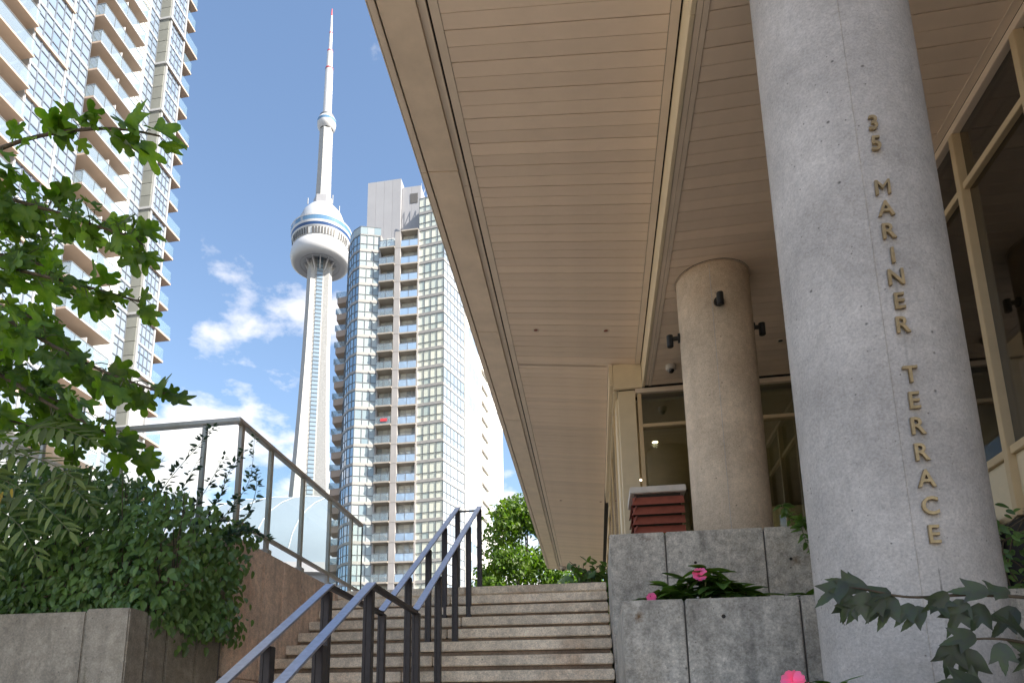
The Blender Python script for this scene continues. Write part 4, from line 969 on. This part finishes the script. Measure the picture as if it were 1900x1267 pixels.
for pts in shoots:
    path = catmull(pts, 8); MB().tube(path, [.0045*(1 - .7*i/len(path)) for i in range(len(path))], 5).build('shoot', M['stem'], vn)
    for i in range(1, len(path)):
        for q in range(3):
            p_ = path[i-1].lerp(path[i], rnd(0,1)); o = Vector((rnd(-1,1), rnd(-.6,.6), rnd(-.3,.5)))
            VL.add(p_ + o*.02, o + Vector((0,0,.2)), UPV*.6 + Vector((0,-.7,0)) + rv(.5), rnd(.045, .085)*(1.15 - .5*i/len(path)))
VL.finish()
# ------------------------------------------------------------------ pinnate-leaved sumac in front of the hedge
random.seed(9)
sm = root('sumac', (-4.6, 4.62, .8), 'sumac shrub with feathery light green leaves and a few yellow ones', 'shrub')
SLv = Leaves(sm, [('lance', dict(fold=.15, droop=.3)), ('lance', dict(fold=.3, droop=.1))], 'sumac')
YLv = Leaves(sm, [('fig', dict(fold=.3, droop=.5)), ('lance', dict(fold=.2, droop=.4))], 'yel')
fronds = [((-4.9,4.75,2.0),(-4.4,4.5,1.86),(-3.95,4.42,1.62),(-3.66,4.4,1.38)), ((-4.9,4.75,1.8),(-4.45,4.48,1.66),(-4.1,4.42,1.45),(-3.9,4.4,1.2)), ((-5.0,4.7,1.75),(-4.65,4.45,1.6),(-4.4,4.4,1.36),(-4.25,4.38,1.08)),
          ((-5.0,4.7,1.5),(-4.75,4.45,1.4),(-4.45,4.4,1.25),(-4.3,4.36,1.0)), ((-4.9,4.8,2.15),(-4.5,4.55,2.1),(-4.05,4.5,1.98),(-3.75,4.5,1.82)), ((-5.0,4.8,2.2),(-4.75,4.5,2.12),(-4.45,4.45,1.9),(-4.3,4.4,1.65)),
          ((-5.1,4.7,1.6),(-4.85,4.42,1.48),(-4.62,4.38,1.25),(-4.5,4.36,.98)), ((-4.6,4.8,2.2),(-4.3,4.6,2.28),(-4.0,4.55,2.26),(-3.7,4.55,2.14)), ((-4.3,4.8,1.9),(-3.95,4.55,1.85),(-3.75,4.5,1.74),(-3.6,4.5,1.6)),
          ((-5.1,4.6,2.3),(-4.8,4.45,2.3),(-4.5,4.42,2.2),(-4.2,4.42,2.06)), ((-5.2,4.6,1.95),(-4.95,4.4,1.85),(-4.75,4.36,1.65),(-4.65,4.36,1.42))]
for f in fronds:
    path = catmull(f, 8); MB().tube(path, .004, 5).build('leaf_stem', M['stem'], sm)
    n_ = len(path)
    for i in range(3, n_, 2):
        d = (path[i] - path[i-1]).normalized(); side = d.cross(Vector((0, -.75, .55))).normalized()
        ll = .195*math.sin(math.pi*(.12 + .80*i/n_))**.7
        for sgn in (-1, 1):
            SLv.add(path[i] + rv(.006), side*sgn + d*.55 + Vector((0,0,-.28)) + rv(.14), Vector((0,-.7,.7)) + rv(.25), ll*rnd(.85, 1.1))
    SLv.add(path[-1], d + Vector((0,0,-.2)), Vector((0,-.7,.6)), .12)
for p_ in ((-4.22,4.36,1.70),(-4.15,4.36,1.72),(-4.28,4.37,1.66),(-4.47,4.34,1.52),(-4.42,4.34,1.56),(-4.60,4.34,1.78),(-4.55,4.34,1.40)):
    YLv.add(p_, Vector((rnd(-.3,.6), -.2, -.7)), Vector((0,-.8,.4)) + rv(.3), rnd(.07, .12))
SLv.finish(); YLv.finish()
# ------------------------------------------------------------------ flowers in the middle planter and others
def flower(parent, pos, size, nor):
    fl = MB()
    fr = frame3(Vector((0, 0, 1)), nor)
    for k in range(7):
        a = 2*math.pi*k/7*1.0 + rnd(-.1,.1); vs, fs = leaf_geo('petal', fold=-.12, droop=.25, wav=.5)
        rot = Matrix.Rotation(a, 3, 'Z') @ Matrix.Rotation(R(rnd(8, 26)), 3, 'X') @ Matrix.Rotation(R(rnd(-14, 14)), 3, 'Y'); fl.add([fr @ (rot @ (Vector(v)*size*.62)) + Vector(pos) + fr @ Vector((0,0,.004*k)) for v in vs], fs)
    return fl.build('flower', M['pink'], parent, smooth=True)
def impatiens(label, base, spots, flowers, lsize, seed, group):
    random.seed(seed)
    p = root('flower_plant', base, label, 'flowers', group)
    L = Leaves(p, [('oval', dict(fold=.25, droop=.35)), ('oval', dict(fold=.2, droop=.6)), ('oval', dict(fold=.1, droop=.15))], 'imp')
    for sx_, sy_, h in spots:
        b0 = Vector((base[0] + sx_, base[1] + sy_, base[2])); t0 = b0 + Vector((rnd(-.04,.04), rnd(-.05,.02), h))
        MB().tube([b0, b0.lerp(t0, .5) + rv(.01), t0], [.006, .005, .003], 6).build('stem', M['stem'], p)
        for k in range(15):
            a = k*2.4 + rnd(-.3,.3); q = t0 - UPV*rnd(0, h*.55)*(k % 3)/2
            L.add(q, Vector((math.cos(a), math.sin(a), rnd(-.45, .55))), UPV + Vector((math.cos(a)*-.3, math.sin(a)*-.3, 0)) + rv(.2), lsize*rnd(.75, 1.2))
    for f in flowers: flower(p, f[:3], f[3], Vector((rnd(-.3,.1), -1, .35)))
    L.finish(); return p
impatiens('leafy green plant with one pink flower in the middle of the planter', (.72, 5.02, .73), [(-.30,.05,.14),(-.2,.0,.20),(-.08,.03,.26),(.0,-.0,.31),(.08,.03,.28),(.17,.0,.23),(.26,.02,.18),(.32,.05,.13),(-.14,-.03,.16),(.04,-.04,.2),(.14,-.04,.16),(-.12,.15,.22),(.1,.16,.25),(.2,.15,.2)], [(.70, 4.93, 1.00, .075), (.735, 4.98, 1.035, .02)], .165, 3, 'plants in the planters')
impatiens('small plant with a pink flower low at the left end of the planter', (.40, 5.0, .73), [(-.05,.0,.10),(.0,.03,.13),(.06,.0,.12)], [(.385, 4.93, .855, .055)], .09, 4, 'plants in the planters')
impatiens('low bright green leafy plant in the planter beside the big column', (1.22, 5.05, .73), [(-.10,.02,.07),(.0,.0,.09),(.08,.04,.12),(.17,.03,.14),(.26,.0,.15)], [], .11, 6, 'plants in the planters')
impatiens('plant with a pink flower at the bottom edge beside the big column', (.92, 3.55, -.10), [(-.10,.0,.22),(-.02,.03,.25),(.05,.0,.26),(.1,.05,.28)], [(.845, 3.44, .205, .08), (.90, 3.46, .17, .05)], .16, 7, 'plants in the planters')
impatiens('low green plants on the upper planter in front of the red vent box', (.66, 6.85, 1.64), [(-.17,.02,.08),(-.1,.0,.10),(-.02,.02,.12),(.06,.0,.12),(.14,.02,.11),(.2,.03,.09)], [], .10, 8, 'plants in the planters')
# trailing plant at the right end of the upper planter
random.seed(31)
tp = root('trailing_plant', (1.85, 6.6, 1.66), 'small trailing plant hanging over the upper planter beside the big column', 'plant', 'plants in the planters')
TL = Leaves(tp, [('oval', dict(fold=.2, droop=.4)), ('lance', dict(fold=.2, droop=.4))], 'imp')
for pts in ([(1.85,6.66,1.66),(1.82,6.5,1.78),(1.78,6.44,1.72),(1.80,6.42,1.55)], [(1.9,6.66,1.66),(1.93,6.5,1.82),(1.9,6.44,1.7),(1.86,6.42,1.5)], [(1.8,6.66,1.66),(1.70,6.55,1.86),(1.66,6.5,1.92)], [(1.95,6.66,1.66),(1.98,6.5,1.9),(1.94,6.45,1.98)], [(2.0,6.66,1.66),(1.97,6.46,1.75),(1.95,6.42,1.4)]):
    path = catmull(pts, 6); MB().tube(path, .003, 5).build('stem', M['stem'], tp)
    for q in path[4:]:
        for k in range(2): TL.add(q, Vector((rnd(-1,1), -.3, rnd(-.8,.3))), Vector((0,-.7,.7)) + rv(.4), rnd(.06, .10))
TL.finish()
# climbing shrub at the foot of the facade, right of the column
random.seed(41)
rs_ = root('facade_shrub', (2.9, 5.1, .7), 'dark shrub at the foot of the facade behind the big column', 'shrub')
RL = Leaves(rs_, HG, 'hedge')
for i in range(420):
    RL.add((rnd(2.45, 3.3), rnd(4.9, 5.6), rnd(.75, 1.40)), Vector((rnd(-1,1), -.5, -.5)), Vector((-.3,-.7,.5)) + rv(.4), rnd(.05, .09))
for i in range(8): MB().tube([(rnd(2.5,3.2), 5.3, .7), (rnd(2.5,3.2), 5.2, 1.2), (rnd(2.5,3.2), 5.1, 1.35)], .005, 5).build('stem', M['bark'], rs_)
RL.finish()
# ------------------------------------------------------------------ dusky branch in the near right corner
random.seed(17)
br = root('maple_shrub', (1.9, 2.6, -E), 'shrub branch with dusky pointed leaves in front of the big column', 'shrub')
BLv = Leaves(br, [('maple', dict(fold=.15, droop=.35)), ('maple', dict(fold=.3, droop=.5, wav=.6)), ('maple', dict(fold=.05, droop=.2, wav=1.))], 'dkleaf')
bp = [[(1.9,2.6,-E),(1.88,2.65,-.5),(1.80,2.75,.2),(1.62,2.9,.43),(1.38,2.9,.475),(1.15,2.9,.475),(1.0,2.9,.51),(.93,2.9,.52)], [(1.88,2.65,-.5),(1.75,2.75,.0),(1.60,2.8,.22),(1.40,2.8,.30),(1.22,2.8,.30)], [(1.88,2.65,-.4),(1.85,2.75,.1),(1.70,2.8,.3),(1.55,2.8,.40)], [(1.85,2.65,-.7),(1.6,2.7,-.2),(1.40,2.75,.05),(1.25,2.75,.12)], [(1.85,2.65,-.7),(1.7,2.75,-.1),(1.58,2.8,.12),(1.5,2.8,.2)]]
for bi, pts in enumerate(bp):
    path = catmull(pts, 8); MB().tube(path, [.012*(1 - .82*i/len(path)) for i in range(len(path))], 6).build('branch', M['bark'], br, smooth=True)
    n_ = len(path); a0 = int(n_*(.50 if bi == 0 else .45))
    for i in range(a0, n_, 3 if bi == 0 else 4):
        for sgn in (-1, 1):
            p_ = path[min(n_-1, i + (1 if sgn > 0 else 0))]; d = (path[i] - path[i-1]).normalized()
            o = Vector((rnd(-.03,.03), rnd(-.03,.02), sgn*rnd(.0,.03) - .005))
            BLv.add(p_ + o, d*.45 + Vector((rnd(-.5,.4), -.15, -.75 if sgn < 0 else rnd(-.5, .35))) + rv(.2), Vector((0,-.9,.35)) + rv(.45), rnd(.10, .15))
BLv.finish()
# ------------------------------------------------------------------ greenery beyond the stairs
def tree(label, base, h, rad, n, seed, lsize, mat, name='tree'):
    random.seed(seed)
    t = root(name, base, label, 'tree')
    b = Vector(base); tr = catmull([b, b + Vector((.1, 0, h*.3)), b + Vector((0, .1, h*.6)), b + Vector((.1, 0, h*.9))])
    MB().tube(tr, [.16*(1 - .85*i/len(tr)) for i in range(len(tr))], 10).build('trunk', M['bark'], t, smooth=True)
    clumps = []
    for k in range(60):
        zc = rnd(.22, 1.0); rr = rad*(1.05 - .75*max(0, (zc - .35)/.65)**1.6)*rnd(.35, 1); a = rnd(0, 6.283)
        clumps.append((b + Vector((rr*math.cos(a), rr*math.sin(a), h*zc)), rnd(.5, .95)*rad*.42))
    for c, r_ in clumps[:16]:
        MB().tube([tr[int(len(tr)*.4)], tr[int(len(tr)*.4)].lerp(c, .6) + UPV*.2, c], [.05, .03, .01], 6).build('limb', M['bark'], t)
    L = Leaves(t, HG, mat)
    for i in range(n):
        c, r_ = random.choice(clumps); d = rv(); d = d.normalized()*r_*random.random()**.4; d.z *= .75
        L.add(c + d, rv() + Vector((0,0,-.6)), d.normalized()*.6 + UPV*.5 + rv(.4), lsize*rnd(.7, 1.3))
    L.finish(); return t
tree('bright green sunlit tree beyond the top of the stairs under the canopy end', (-3.1, 34, -1.2), 11.9, 3.4, 22000, 2, .21, 'treel')
tree('second green tree farther back, mostly hidden below the canopy end', (.4, 38, -1.0), 9.0, 3.4, 13000, 3, .21, 'treel')
def shrub(label, base, r3, n, seed, mat, lsize, name='shrub'):
    random.seed(seed); s = root(name, base, label, 'shrub'); b = Vector(base)
    L = Leaves(s, HG, mat, 200)
    for i in range(6): MB().tube([b, b + Vector((rnd(-1,1)*r3[0]*.5, rnd(-1,1)*r3[1]*.5, r3[2]*.5)), b + Vector((rnd(-1,1)*r3[0], rnd(-1,1)*r3[1], r3[2]*rnd(.8,1.1)))], [.012, .008, .004], 5).build('stem', M['bark'], s)
    for i in range(n):
        d = rv().normalized()*random.random()**.45; p_ = b + Vector((d.x*r3[0], d.y*r3[1], r3[2]*(.5 + .5*d.z)))
        L.add(p_, rv() + Vector((0,-.2,-.4)), d + UPV*.5 + Vector((0,-.4,0)), lsize*rnd(.7, 1.25))
    L.finish(); return s
shrub('dark leafy shrub at the top right of the stairs beside the planter', (-.02, 9.9, 1.70), (.42, .35, .58), 260, 4, 'imp', .13)
shrub('low green shrub under the far end of the canopy', (-.4, 13.5, 1.70), (.9, .6, .75), 420, 5, 'treel', .12)
shrub('small yellow-green shrub behind the top of the handrail', (-4.1, 15.0, 1.70), (.35, .3, 1.45), 260, 6, 'treel', .10)
